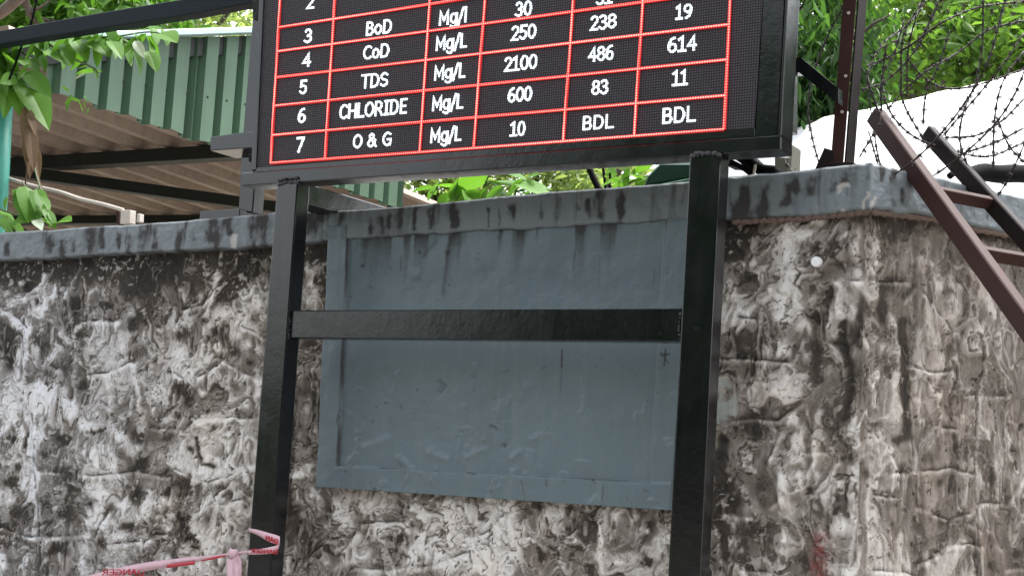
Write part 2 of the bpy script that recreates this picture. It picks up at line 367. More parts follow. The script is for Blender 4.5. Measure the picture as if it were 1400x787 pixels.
# wall corner: y = 0 and the return plane moved in by CPROUD
RP0 = CC-RN*CPROUD
tt = (0-RP0[1])/RET[1]; WC = RP0+RET*tt
wall = empty('compound_wall', (WC[0], 0, 0), 'tall rubble wall with blackened peeling whitewash, blue-grey coping and blue painted panel', 'wall')
XL = un(-40, 500, 0)[0]
ztop = lambda x: 2.50                                        # plaster runs up behind the coping
to_main = lambda u, v: (lambda p: (p[0], p[2]))(un(u, v, 0.0))
def unret(u, v, off=CPROUD):
    return unp(u, v, CC-RN*off, RN)
def to_ret(u, v):
    p = unret(u, v); return (float(np.dot(p-WC, RET)), p[2])
light = [([(560,720),(700,745)],48,.42),([(1085,380),(1080,700)],30,.22),([(20,480),(60,560)],40,.2),([(140,620),(300,620)],50,.15),([(0,425),(20,437),(40,450),(36,480),(27,500)],6,1),([(55,395),(60,378)],4,.5),([(26,385)],5,.5),([(70,490),(82,480)],9,.9),([(25,520),(12,550)],12,.9),
([(50,540)],14,1),([(75,535)],14,.9),([(90,550)],10,.7),([(125,420),(124,400),(135,395)],4,.8),([(88,455),(95,465)],5,.8),([(160,440),(168,480),(165,500)],5,.5),
([(150,510),(148,560)],5,.6),([(186,500),(190,560)],3,.7),([(108,360),(90,405)],3,.5),([(80,440),(60,430)],4,.4),([(140,470)],8,.4),([(130,500)],8,.3),([(178,425)],4,.6),
([(242,480),(242,508)],6,.8),([(282,485)],10,1),([(275,500)],9,.9),([(258,512)],8,.7),([(240,508),(262,524),(305,495)],3,.9),([(232,395),(240,470)],4,.3),([(262,362)],8,.4),
([(290,400),(300,375)],5,.7),([(325,455)],8,.7),([(345,420)],7,.5),([(355,378)],5,.5),([(334,390),(335,440)],5,.6),([(350,400),(360,440)],7,.5),([(340,470)],8,.8),([(355,480)],8,.7),
([(333,515)],8,.7),([(215,535)],10,.7),([(302,430)],6,.9),([(328,440),(360,460)],5,.7),([(218,380),(228,410)],4,.3),([(355,500),(358,560)],8,.5),([(300,470)],4,.4),([(320,425),(295,420)],5,.5),
([(15,560)],14,1),([(60,560)],14,1),([(5,590),(20,575),(30,590),(28,615)],5,1),([(43,560),(46,640)],5,.9),([(58,595)],8,.9),([(10,628),(40,635)],5,.6),([(45,650),(50,730)],4,.9),
([(6,672)],6,.7),([(12,685)],6,.7),([(110,580),(150,585),(175,600),(180,620)],6,.8),([(140,620)],16,.9),([(150,640)],10,.6),([(130,670)],12,.6),([(140,680),(135,715)],6,.9),
([(125,700),(118,740),(112,787)],7,.8),([(165,690)],8,.7),([(170,735)],9,.6),([(5,760),(0,787)],8,.8),([(40,765)],9,.7),([(80,760)],8,.5),([(100,560)],7,.6),([(192,700)],8,.7),
([(120,780)],12,.5),([(155,765)],14,.6),([(85,670)],4,.6),([(75,705),(72,690)],4,.4),([(175,655)],6,.5),
([(270,572)],8,.9),([(270,570),(310,570)],5,.8),([(283,600)],8,.9),([(283,620)],6,.7),([(240,632),(252,618)],7,1),([(310,600)],6,.8),([(312,640),(312,580)],6,.5),([(255,640),(290,655),(330,640)],7,.9),
([(340,590)],14,.6),([(220,620)],9,.5),([(200,700),(225,680)],8,.8),([(190,610)],6,.6),([(225,720)],6,.9),([(240,700)],8,.6),([(320,700)],14,.5),([(330,740)],18,.5),([(290,745)],9,.7),
([(200,740)],10,.6),([(225,760),(230,787)],5,.8),([(270,770)],10,.5),([(340,770)],10,.5),([(300,680)],6,.6),([(350,640)],12,.5),([(345,610)],10,.4),([(210,560)],12,.5),([(195,585)],6,.5),
([(430,400)],9,.5),([(435,500)],8,.6),([(420,560)],8,.5),([(440,540)],6,.4),([(420,642)],10,1),([(415,605)],8,.3),([(400,655),(430,650)],4,.7),([(425,385)],4,.5),([(436,440),(438,470)],4,.4),
([(470,700)],16,.9),([(505,690)],12,.8),([(480,720)],9,.6),([(575,700)],7,.8),([(580,720),(565,775)],8,.9),([(600,740)],20,.8),([(630,760)],25,.8),([(620,695)],20,.8),([(520,730)],8,.8),
([(480,745)],8,.9),([(445,720)],5,.8),([(420,695)],7,.7),([(430,670)],6,.6),([(500,760)],10,.6),([(680,700)],25,.9),([(690,740)],25,.8),([(700,780)],16,.7),([(660,770)],20,.8),([(540,785)],30,.4),
([(455,780),(480,770)],6,.6),([(390,760),(388,787)],4,.5),([(760,700)],14,.5),([(823,722),(824,780)],5,.8),([(860,730)],10,.6),([(850,765)],9,.7),([(905,735)],10,.5),([(845,700)],8,.5),([(775,775)],8,.4),([(880,700)],9,.4),
([(1000,385)],9,.6),([(1000,430)],11,.6),([(1075,310),(1075,430)],14,.62),([(1098,320)],8,.7),([(1118,305)],5,.7),([(1070,480)],12,.6),([(1085,420)],10,.4),([(1035,430)],10,.4),([(1147,385),(1155,430)],5,.8),
([(1100,450)],8,.4),([(1140,470)],6,.6),([(1075,540)],16,.9),([(1080,580)],10,.8),([(1020,620)],8,.5),([(1090,650)],16,.8),([(1090,610)],12,.7),([(1120,600)],12,.6),([(1135,660)],12,.7),([(1160,640)],12,.7),
([(1080,700)],16,.6),([(1075,740)],14,.8),([(1150,720)],10,.6),([(1165,780)],10,.5),([(1020,650)],9,.4),([(1020,745)],5,.6),([(1118,560),(1116,640)],5,.5),([(1170,560),(1168,787)],8,.45),([(1150,345)],6,.4),([(1125,510)],7,.4),
([(1005,345)],3,.7),([(1022,358)],4,.7),([(1175,320),(1178,380)],6,.5),([(1002,700),(1003,770)],3,.5),([(1135,770)],8,.4),([(1170,480)],8,.4)]
dark = [([(10,450),(15,500)],12,.9),([(105,420)],14,.8),([(35,395)],6,.9),([(50,460)],8,.5),([(180,440)],10,.5),([(0,366),(190,355),(370,345)],13,.95),([(0,384),(190,377),(370,367)],14,.45),([(180,395),(330,385)],20,.3),([(150,415)],8,.6),([(115,450)],8,.6),([(115,525)],8,.7),([(25,580)],6,.4),  # long bands along the coping paint in its shade together with algae
([(50,520)],5,.5),([(30,545)],4,.6),([(92,500)],7,.4),([(60,470)],7,.4),([(250,460)],12,.6),([(300,450)],10,.7),([(320,480)],8,.7),([(245,525)],9,.6),([(255,545)],8,.7),([(200,430)],18,.5),([(200,380)],20,.6),([(310,390)],15,.5),
([(365,460)],6,.6),([(335,370)],10,.5),([(190,480)],12,.4),([(300,530)],12,.25),([(283,435)],4,.8),([(288,460)],4,.7),([(230,505)],4,.6),([(345,495)],6,.7),([(20,600)],6,.8),([(60,620)],8,.5),([(85,600)],16,.8),([(90,650)],20,.6),([(60,690)],14,.6),([(15,660)],14,.6),
([(25,700)],15,.6),([(90,700)],16,.6),([(120,690)],8,.4),([(80,745)],14,.5),([(170,720)],7,.7),([(190,630)],8,.7),([(140,745)],6,.7),([(190,595)],10,.5),([(150,695)],4,.6),([(65,752),(90,748)],6,.5),([(130,590),(145,588)],3,.9),([(50,580)],4,.8),([(38,590),(35,615)],3,.9),
([(190,560)],6,.7),([(263,615)],5,.8),([(290,585)],5,.7),([(195,635)],9,.8),([(185,670)],12,.8),([(255,665)],16,.8),([(270,645)],8,.7),([(235,665)],5,.5),([(250,705)],6,.9),([(245,700),(252,725),(270,745)],7,.9),([(180,720)],7,.6),([(215,745)],6,.6),([(225,600)],10,.3),
([(230,640)],4,.9),([(280,760)],7,.5),([(300,665)],6,.5),([(270,600),(278,635),(290,640)],3,.8),([(231,670)],3,.9),([(400,350),(445,345)],14,.9),([(430,470)],10,.6),([(400,590)],8,.6),([(400,630)],8,.6),([(425,515)],5,.5),([(398,500),(398,700)],4,.7),([(445,350),(448,420)],6,.6),
([(400,720)],22,.5),([(430,750)],20,.5),([(512,690)],6,.7),([(545,700)],12,.45),([(550,745)],10,.4),([(600,700)],8,.3),([(450,700)],9,.45),([(725,700)],7,.55),([(740,760)],18,.5),([(720,787)],12,.4),([(790,690)],8,.35),([(810,715)],8,.55),([(820,705)],6,.5),([(885,770)],10,.6),([(890,720)],12,.3),([(800,750)],10,.3),([(375,680),(376,787)],4,.5),
([(1010,310)],24,.95),([(1000,345)],18,.95),([(985,300),(1060,298)],8,.6),([(1025,385)],9,.75),([(1115,340)],6,.8),([(1110,390)],12,.55),([(1115,430)],7,1),([(1135,400)],12,.6),([(1115,470),(1115,520)],7,.7),([(1160,440),(1160,560)],8,.75),([(1010,460)],13,.6),([(1020,500)],16,.9),([(1040,490)],5,.5),
([(1035,560)],10,.6),([(1030,590)],16,.8),([(990,600)],8,.9),([(985,620),(980,787)],11,.95),([(1000,680)],10,.8),([(1025,720)],18,.5),([(1000,760)],12,.6),([(1100,600)],4,.7),([(1108,670)],5,.8),([(1095,765)],12,.6),([(1105,720)],4,.8),([(1160,620)],6,.8),([(1155,575)],9,.6),([(1040,665)],8,.4),([(1145,340)],12,.4),
([(1175,300)],10,.5),([(1120,300)],4,.4),([(1012,430),(1000,450)],4,.6),([(1045,520)],6,.5),([(1180,450),(1182,560)],5,.4)]
cracks = [[(88,405),(108,362)],[(88,408),(98,445),(100,470),(98,555)],[(105,445),(112,438),(160,437)],[(118,512),(150,508),(185,492)],[(50,490),(80,505)],[(45,560),(46,610),(48,650),(55,735)],[(50,642),(85,645)],[(110,645),(140,650),(185,642)],
[(0,720),(30,730),(52,733),(90,730),(120,728)],[(55,735),(54,787)],[(150,690),(130,735)],[(145,742),(190,738)],[(197,740),(215,730),(235,731)],[(250,423),(278,415),(300,390)],[(240,508),(262,525),(306,492),(320,500)],[(296,440),(299,475)],[(332,445),(360,460)],[(330,505),(355,520)],
[(205,585),(250,587),(270,570)],[(265,570),(350,570)],[(240,640),(285,660),(320,648)],[(285,660),(297,685)],[(190,645),(235,650),(232,690)],[(313,590),(312,625)],[(305,690),(345,675)],[(302,700),(302,740)],[(40,447),(22,432),(0,420)],
[(480,735),(497,715),(550,712)],[(485,775),(520,778),(565,777)],[(575,777),(610,765),(640,755)],[(640,735),(665,725),(690,705)],[(645,755),(646,787)],[(725,730),(758,752)],[(773,738),(790,722)],[(763,765),(765,740)],[(590,735),(600,730),(610,735)],
[(980,490),(1010,487),(1040,492),(1080,495)],[(1035,435),(1045,480)],[(1010,432),(1035,433)],[(1085,490),(1095,465)],[(1000,575),(1030,573),(1065,573),(1095,550)],[(1048,635),(1065,590)],[(1048,635),(1070,680)],[(1095,618),(1130,618)],[(1010,775),(1068,783)],[(1055,740),(1065,770)],[(985,700),(1030,705)],[(1055,690),(1065,683)],[(1165,383),(1190,385)]]
light_r = [([(1195,370)],6,.6),([(1235,350)],10,.5),([(1195,470)],7,.5),([(1195,600)],8,.5),([(1280,385)],6,.7),([(1270,360)],6,.4),([(1290,430)],8,.3),([(1280,490)],8,.3),([(1380,400)],18,.5),([(1390,450)],14,.5),([(1380,320)],10,.3),([(1265,560)],14,.25),([(1265,605)],10,.5),
([(1350,600)],8,.4),([(1370,640)],8,.3),([(1230,620)],6,.4),([(1210,740)],25,.25),([(1380,720)],20,.35),([(1225,780)],20,.2),([(1340,300)],6,.3),([(1255,375),(1257,350)],3,.5),([(1195,330),(1198,380)],4,.5),([(1385,500),(1400,480)],8,.4),([(1300,520)],6,.4),([(1195,500),(1196,560)],4,.5),([(1300,740)],12,.2),([(1292,668),(1293,680)],2,.7),([(1355,500)],5,.5),([(1390,600)],8,.3)]
dark_r = [([(1190,296),(1400,336)],7,.5),([(1220,320)],18,.5),([(1210,390)],12,.4),([(1235,400)],10,.35),([(1237,440),(1240,600)],7,.8),([(1215,500)],12,.5),([(1225,600)],6,.7),([(1230,640)],8,.4),([(1290,560)],8,.3),([(1275,625)],12,.4),([(1310,620)],10,.4),([(1305,665)],16,.35),([(1285,660)],8,.3),  # first band paints shade and algae under the return coping
([(1350,660)],10,.5),([(1380,580)],10,.3),([(1300,350)],12,.4),([(1330,330)],12,.4),([(1320,460)],10,.4),([(1340,680)],8,.3),([(1355,770)],6,.6),([(1390,760)],6,.7),([(1397,580)],4,.9),([(1345,450),(1347,490)],3,.6),([(1205,420),(1205,440)],6,.5),([(1245,740)],10,.2),([(1265,520)],5,.5),([(1220,460)],6,.4)]
cracks_r = [[(1192,384),(1240,386)],[(1235,410),(1250,395)],[(1238,440),(1243,560),(1250,640)],[(1262,400),(1300,450),(1310,520)],[(1245,500),(1275,508),(1300,505)],[(1340,440),(1345,500),(1330,560)],[(1355,470),(1380,520)],[(1275,582),(1305,587)],[(1284,567),(1281,590)],[(1215,647),(1253,643),(1300,640),(1327,645)],
[(1253,690),(1295,710),(1325,700)],[(1253,640),(1254,690)],[(1195,673),(1223,678)],[(1255,770),(1295,743),(1296,710)],[(1335,540),(1332,650),(1340,787)],[(1335,687),(1368,688)],[(1192,777),(1235,780),(1255,787)],[(1320,541),(1380,540)],[(1375,690),(1398,650)],[(1295,743),(1340,745)],[(1375,778),(1400,776)]]

def plaster_fields(A, B, to2d, li, da, ck, base, streak, seed, AN=None):
    SA, SB = A, B; A = A if AN is None else AN; B = B-1.9
    zf = 1-0.6*streak
    q1 = fbm(A*5, B*5*zf, 3, seed+70); q2 = fbm(A*5+7, B*5*zf+3, 3, seed+80)
    r1 = fbm(A*11+1.6*q2, (B*11+1.6*q1)*zf, 3, seed+90, 0.45); r2 = fbm(A*11+5, (B*11+2.0*q1)*zf, 3, seed+95, 0.45)
    wx = 0.024*r1+0.007*fbm(A*30, B*30, 2, seed+3); wz = 0.024*r2+0.007*fbm(A*30, B*30, 2, seed+53)
    ctl = strokes(SA, SB, wx, wz, [(p, w_, v) for p, w_, v in li], to2d)-strokes(SA, SB, wx, wz, [(p, w_, v*0.95) for p, w_, v in da], to2d)
    ctl = np.clip(ctl, -1.2, 1.2)
    Aw = A+0.055*q1; Bw = B+0.055*q2
    n1 = 2.0*fbm(A*6+1.5*r1, (B*6+1.5*r2)*zf, 3, seed+7, 0.5)
    n2 = 2.0*fbm(A*12+2.4*r2, (B*12+2.4*r1)*zf, 3, seed+11, 0.42)
    n3 = 2.0*fbm(A*32+4.5*r2, (B*32+4.5*r1)*(1-0.75*streak), 3, seed+13, 0.45)
    mid = base+0.14+0.10*n1+0.13*n2+0.05*n3+0.22*ctl
    con = 1-0.35*streak
    wv = 0.34*n1+0.30*n2+0.08*n3+0.85*ctl
    whi = sstep(0.13, 0.27, wv); whi2 = sstep(0.50, 0.66, wv+0.10*n3)
    kv = -0.30*n1+0.42*n2+0.16*n3-0.80*ctl
    blk = sstep(0.33, 0.42, kv); blk2 = sstep(0.70, 0.82, kv)
    tgt = 0.80+0.09*n2+0.04*n3
    lim = mid+(1-0.2*streak)*whi*(tgt-mid)*0.8+con*whi2*0.12
    lim = lim*(1-con*0.60*blk)*(1-0.42*con*blk2)
    lim = lim+(1.0-lim)*0.85*sstep(0.25, 0.80, ctl+0.22*n2+0.10*n3); lim = lim*(1-0.72*sstep(0.22, 0.75, -ctl+0.22*n1-0.25*n2))
    # smeared float marks: light and dark curled lines
    v1 = 1-np.abs(2.0*fbm(A*9+1.8*r2, (B*9+1.8*r1)*zf, 2, seed+22, 0.4))*2.2
    v2 = 1-np.abs(2.0*fbm(A*13+1.8*r1+9, (B*13+1.8*r2)*zf, 2, seed+23, 0.4))*2.2
    g1 = sstep(-0.1, 0.5, n1+0.6*n2); g2 = sstep(0.0, 0.5, -n1+0.7*n3+0.2)
    lim = lim+0.16*con*sstep(0.76, 0.95, v1)*g1-lim*0.68*con*sstep(0.78, 0.93, v2)*g2
    fk = fbm(A*55+r1*2, B*55*(1-0.5*streak), 3, seed+19, 0.55); fl = sstep(0.30, 0.36, fk+0.10*n1)*sstep(-0.3, 0.3, n2)
    lim = lim+fl*(0.85-lim)*0.75*con
    sp = sstep(0.56, 0.62, fbm(A*48+r1, B*48, 3, seed+61)+0.07*n3-0.06*ctl); lim = lim*(1-0.6*sp)
    f1, f2, cid = worley(Aw*4.2, Bw*4.8, seed+2); edge = f2-f1
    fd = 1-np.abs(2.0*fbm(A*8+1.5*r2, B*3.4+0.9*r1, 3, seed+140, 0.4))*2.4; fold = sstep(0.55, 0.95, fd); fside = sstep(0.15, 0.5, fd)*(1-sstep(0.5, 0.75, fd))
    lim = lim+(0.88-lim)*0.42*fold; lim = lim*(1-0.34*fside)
    vr = fbm(A*24+1.2*r1, B*2.6, 4, seed+66, 0.55)*2
    lim = lim+streak*(0.13*vr); lim = lim*(1-streak*0.45*sstep(0.45, 0.8, vr+0.5*n3))
    h = 0.0055*fold+0.002*(sstep(0.0, 0.5, edge)-0.5)*(1-streak)+0.0035*streak*vr+0.0075*r1+0.0028*n2+0.0013*n3+0.005*sstep(0.6, 0.95, v1)-0.004*sstep(0.8, 0.96, v2)*g2
    h = h+0.003*whi-0.003*blk+0.0015*fl
    cw = 0.35
    ridge = strokes(SA, SB, wx*cw, wz*cw, [(p, 7, 1.0) for p in ck], to2d); crk = strokes(SA, SB, wx*cw, wz*cw, [(p, 1.25, 1.0) for p in ck], to2d, 0.5, 'hard')
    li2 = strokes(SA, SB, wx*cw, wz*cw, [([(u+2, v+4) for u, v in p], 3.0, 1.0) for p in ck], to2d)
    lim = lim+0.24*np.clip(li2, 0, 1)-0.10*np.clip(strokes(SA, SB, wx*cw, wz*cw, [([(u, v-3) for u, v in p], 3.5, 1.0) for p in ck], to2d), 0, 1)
    brk = sstep(-0.25, 0.15, fbm(A*24, B*24, 2, seed+48))
    h = h+0.0038*(1-0.5*streak)*np.clip(ridge, 0, 1.2)-0.006*np.clip(crk, 0, 1)*brk
    crk = np.clip(crk, 0, 1)*(0.22+0.5*brk)
    return np.clip(lim, 0, 1), h, crk, wx, wz

# --- main face grid
xs = np.concatenate([np.linspace(-30, XL, 60)[:-1], np.arange(XL, WC[0], 0.0045), [WC[0]]])
zb = un(0, 800, 0)[2]-0.02; zs = np.concatenate([np.linspace(0, zb, 40)[:-1], np.arange(zb, 2.50, 0.0042)])
A, B = np.meshgrid(xs, zs)
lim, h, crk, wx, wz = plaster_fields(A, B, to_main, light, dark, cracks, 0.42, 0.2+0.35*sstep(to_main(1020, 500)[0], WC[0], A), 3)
rt = sstep(to_main(960, 500)[0], to_main(1010, 500)[0], A)
lim = np.clip(lim, 0, 1)
pale = np.clip(strokes(A, B, wx, wz, [([(982,535),(988,560)],19,1.0),([(1002,548)],14,.9)], to_main, 0.25, 'hard'), 0, 1)
red = np.clip(strokes(A, B, wx, wz, [([(1125,735),(1122,790)],11,1),([(1110,770)],8,.6)], to_main), 0, 1)
cool = 0.95*(1-sstep(to_main(60, 500)[0], to_main(330, 500)[0], A))
hh = h*(1-pale*0.8)*(1-sstep(WC[0]-0.03, WC[0], A))
YY = -hh
P = np.stack([A, YY, B], -1)
grid_mesh('plaster_face', P, M_PLASTER, wall, {'lime': lim*(1-pale*0.2), 'crack': crk*(1-pale), 'red': red, 'pale': pale*0.7*sstep(-0.35, 0.0, fbm(A*26, B*26, 4, 99)), 'cool': cool})
# --- return face grid
rs = np.arange(0, 2.0, 0.0045); rs = np.concatenate([rs, np.linspace(2.0, 20, 40)])
A2, B2 = np.meshgrid(rs, zs)
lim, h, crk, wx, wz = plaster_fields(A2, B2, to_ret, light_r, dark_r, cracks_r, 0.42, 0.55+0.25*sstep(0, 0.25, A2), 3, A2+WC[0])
lim = np.clip((0.42+(lim-0.42)*(1-0.15*sstep(0, 0.3, A2)))*(1-0.07*sstep(0, 0.4, A2)), 0, 1)
h = h*sstep(0, 0.03, A2); z0 = np.zeros(A2.shape)
P = WC[None, None, :]+A2[..., None]*RET+h[..., None]*RN; P[..., 2] = B2
grid_mesh('plaster_face', P, M_PLASTER, wall, {'lime': lim, 'crack': crk*0.8, 'red': z0, 'pale': z0, 'cool': z0})
# solid core behind the faces
bm = bmesh.new()
c2 = WC+RET*20
pl = [(-30, 0.02), (WC[0]-0.02, 0.02), (c2[0]-0.03, c2[1]), (c2[0]-0.28, c2[1]), (WC[0]-0.18, 0.24), (-30, 0.24)]
prism_pts(bm, [(x, y, 0) for x, y in pl], [(x, y, 2.50) for x, y in pl]); bmesh.ops.recalc_face_normals(bm, faces=bm.faces)
bm_obj('masonry_core', bm, M_CONC, wall)

# --- coping: irregular painted concrete band, main run
def poly_at(pts, x):
    xs_ = [p[0] for p in pts]; return np.interp(x, xs_, [p[1] for p in pts])
topc = [un(u, v, -CPROUD) for u, v in [(-60,322),(0,318.5),(120,310),(250,302),(340,293),(420,289),(500,286),(600,277),(700,267),(800,259),(935,248),(1000,241),(1100,232),(1150,225),(1190,222)]]
botc = [un(u, v, -CPROUD) for u, v in [(-60,360),(0,356),(100,351),(200,345),(370,336),(480,326),(560,321),(700,313),(800,308),(935,299),(1000,300),(1060,297),(1100,294),(1150,289),(1190,285)]]
tx = [(p[0], p[2]) for p in topc]; bx_ = [(p[0], p[2]) for p in botc]
def coping_run(x0, s_of, top, bot, make, to2d, drips, bare, seed, name):
    ss = s_of; T = poly_at(top, ss); Bt = poly_at(bot, ss)
    T = T+0.004*fbm(ss*9, ss*0, 3, seed); Bt = Bt+0.006*fbm(ss*14, ss*0, 3, seed+1)
    n = 46; t = np.linspace(0, 1, n)
    Z = Bt[None, :]*(1-t[:, None])+T[None, :]*t[:, None]; Sx = np.repeat(ss[None, :], n, 0)
    wx = 0.016*fbm(Sx*22, Z*22, 4, seed, 0.65); wz = 0.03*fbm(Sx*12, Z*12, 3, seed+4)
    g = strokes(Sx, Z, wx, wz, [(p, w_*1.15, v) for p, w_, v in drips], to2d)*np.clip(0.75+1.5*fbm(Sx*28, Z*16, 4, seed+30), 0.25, 1.5)*1.3
    dr = fbm(Sx*26, Z*2.5, 4, seed+8, 0.6); g = g+0.75*sstep(0.05, 0.5, dr)*(0.4+0.6*t[:, None])+0.25*sstep(0.2, 0.6, fbm(Sx*5, Z*5, 4, seed+9))
    g = g+0.4*(1-sstep(0.0, 0.07, t[:, None]+0*Sx))+0.2*sstep(0.92, 1, t[:, None]+0*Sx)
    br = np.clip(strokes(Sx, Z, wx, wz, bare, to2d, 0.3, 'hard'), 0, 1)
    h = 0.005*fbm(Sx*10, Z*10, 4, seed+15)+0.003*fbm(Sx*40, Z*40, 3, seed+16)
    h = h-0.008*(1-sstep(0, 0.06, t[:, None]+0*Sx))-0.008*sstep(0.94, 1, t[:, None]+0*Sx)-br*0.003
    return make(Sx, Z, h), {'grime': np.clip(g, 0, 1.3), 'bare': br}
drips = [([(u, v0), (u+du, v1)], w_, .9) for u, v0, v1, w_, du in [(10,330,350,3,-1),(70,322,345,5,0),(86,330,344,4,0),(98,325,342,4,1),(123,320,345,7,-2),(140,315,340,3,0),(162,322,340,3,0),(175,325,342,4,0),(197,312,345,6,-3),(212,318,335,4,0),(250,310,342,6,-2),
    (262,314,330,3,0),(285,305,330,5,0),(295,305,335,5,0),(312,302,320,5,0),(345,300,330,6,-1),(360,295,330,5,0),(425,295,318,6,0),(440,290,325,5,0),(466,290,312,5,0),(508,295,315,3,0),(520,296,318,4,0),(533,293,310,3,0),(546,294,308,3,0),(568,290,312,3,-1),(590,287,310,3,-2),
    (617,284,306,5,3),(622,296,310,5,0),(667,284,306,2,0),(684,283,303,2,0),(701,282,302,5,0),(740,276,296,2,0),(765,275,298,4,0),(792,275,290,2,0),(805,272,298,3,0),(822,270,296,6,-1),(849,267,294,5,1),(905,265,270,1.5,0),(1005,270,295,5,0),(1020,260,296,8,-2),(1045,262,285,9,-3),(1075,248,280,6,0),(1090,245,255,6,0),(1110,240,262,6,0),(1140,235,255,6,0),(1155,240,250,4,0),(1188,226,240,3,0)]]
ss = np.arange(XL-0.3, CC[0], 0.0045); ss[-1] = CC[0]; ss = np.concatenate([[-30, -20, -10], ss])
tco = lambda u, v: (lambda p: (p[0], p[2]))(un(u, v, -CPROUD))
def mk(Sx, Z, h):
    P = np.stack([Sx, -CPROUD-h*(1-sstep(CC[0]-0.02, CC[0], Sx)), Z], -1); return P
P, at = coping_run(0, ss, tx, bx_, mk, tco, drips, [([(1148,260),(1158,253)],4,1),([(1180,285),(1186,262)],3,1),([(318,338),(318,326)],5,1),([(1150,282)],3,.9)], 5, 'coping')
cop_main = grid_mesh('coping', P, M_COPING, wall, at, (0, 0.06, 0))
RTOP = P[-1, -1].copy(); RBOT = P[0, -1].copy()
def toretc(u, v):
    p = unp(u, v, CC, RN); return (float(np.dot(p-CC, RET)), p[2])
tr_ = [toretc(u, v) for u, v in [(1190,222),(1220,228),(1260,238),(1310,249),(1400,269),(1460,284)]]
br_ = [toretc(u, v) for u, v in [(1190,285),(1220,289),(1280,296),(1330,309),(1400,321),(1460,333)]]
tr_[0] = (0, RTOP[2]); br_[0] = (0, RBOT[2])
s2 = np.concatenate([np.arange(0, 1.6, 0.0045), np.linspace(1.6, 20, 20)])
drr = [([(u, v0), (u, v1)], w_, .8) for u, v0, v1, w_ in [(1205,230,245,4),(1222,235,270,4),(1250,245,260,5),(1300,262,270,3),(1340,270,285,4),(1348,262,300,4),(1235,262,275,3),(1370,285,300,4)]]
def mk2(Sx, Z, h):
    P = CC[None, None]+Sx[..., None]*RET+(h*sstep(0, 0.02, Sx))[..., None]*RN; P[..., 2] = Z; return P
P2, at2 = coping_run(0, s2, tr_, br_, mk2, toretc, drr, [([(1192,285),(1196,270)],2,1)], 25, 'coping')
P2[:, 0, :] = P[:, -1, :]
cop_ret = grid_mesh('coping', P2, M_COPING, wall, at2, tuple(-RN*0.06))
# weathered top of the coping
bm = bmesh.new()
tops = [p for p in P[-1][::6]]+[P[-1, -1]]; rng = np.random.RandomState(2)
back = [np.array([p[0], 0.27, p[2]+0.006*rng.randn()*0.5]) for p in tops]; back[-1] = np.array([WC[0]-0.12, 0.27, tops[-1][2]])
va = [bm.verts.new(p+np.array([0, 0.006, 0.002])) for p in tops]; vb = [bm.verts.new(p) for p in back]
for i in range(len(va)-1): bm.faces.new((va[i], va[i+1], vb[i+1], vb[i]))
t2 = [p for p in P2[-1][::10]]+[P2[-1, -1]]; b2_ = [p-RN*0.30 for p in t2]; b2_[0] = back[-1]
vc = [bm.verts.new(p-RN*0.006+np.array([0, 0, 0.002])) for p in t2]; vd = [bm.verts.new(p) for p in b2_]
for i in range(len(vc)-1): bm.faces.new((vc[i], vc[i+1], vd[i+1], vd[i]))
me_ = bm_obj('coping_top', bm, M_CONC, wall)
# ragged mortar lip under the right coping
bm = bmesh.new(); lp = []
for k in range(60):
    u = 1000+190*k/59; p = un(u, poly_at([(1000,300),(1060,297.5),(1100,295),(1150,290),(1190,286)], u)+2.5, -0.022)
    lp.append(p+np.array([0, 0.004*math.sin(k*1.7), 0.003*math.sin(k*2.3)]))
tube_bm(bm, lp, 0.013, 6)
lp = []
for k in range(60):
    u = 1190+230*k/59; p = unp(u, np.interp(u, [1190,1280,1330,1420],[286,297,310,325])+2.5, CC-RN*0.022, RN); lp.append(p+np.array([0, 0, 0.003*math.sin(k*2.1)]))
tube_bm(bm, lp, 0.013, 6)
M_LIP = mat_plain('brown_mortar', (0.13, 0.09, 0.075), 0.95); bm_obj('mortar_lip', bm, M_LIP, wall, True)

# --- the blue panel
Yp = -0.032
qo = [un(u, v, Yp) for u, v in [(452,310),(946,292),(917,697),(435,665)]]     # outer TL TR BR BL
qi = [un(u, v, Yp) for u, v in [(478,324),(912,302),(892,659),(463,636)]]
def quad_uv(q, n, m):
    s = np.linspace(0, 1, m)[None, :, None]; t = np.linspace(0, 1, n)[:, None, None]
    q = [np.array(x) for x in q]
    return (q[3]*(1-s)+q[2]*s)*(1-t)+(q[0]*(1-s)+q[1]*s)*t
P = quad_uv(qo, 290, 400); A = P[..., 0]; B = P[..., 2]
def edge_d(a, b):                                           # signed distance to the left of a->b in the x-z plane
    ax, az, bx, bz = a[0], a[2], b[0], b[2]; L = math.hypot(bx-ax, bz-az)
    return ((bx-ax)*(B-az)-(bz-az)*(A-ax))/L
wob = 0.003*fbm(A*12, B*12, 3, 77)
d_l = edge_d(qi[0], qi[3]); d_b = edge_d(qi[3], qi[2]); d_r = edge_d(qi[2], qi[1])
inl = sstep(-0.002, 0.003, d_l+wob); inb = sstep(-0.003, 0.004, d_b+wob); inr = sstep(-0.006, 0.012, d_r+wob)
inside = inl*inb*(0.35+0.65*inr)
h = 0.014*(1-inside*1.0)
tpan = lambda u, v: (lambda p: (p[0], p[2]))(un(u, v, Yp))
zer = np.zeros(A.shape)
wx = 0.006*fbm(A*30, B*30, 3, 71); wz = 0.006*fbm(A*30, B*30, 3, 72)
h = h+0.006*fbm(A*3.5, B*3.5, 3, 73)+0.0016*fbm(A*20, B*20, 3, 74)
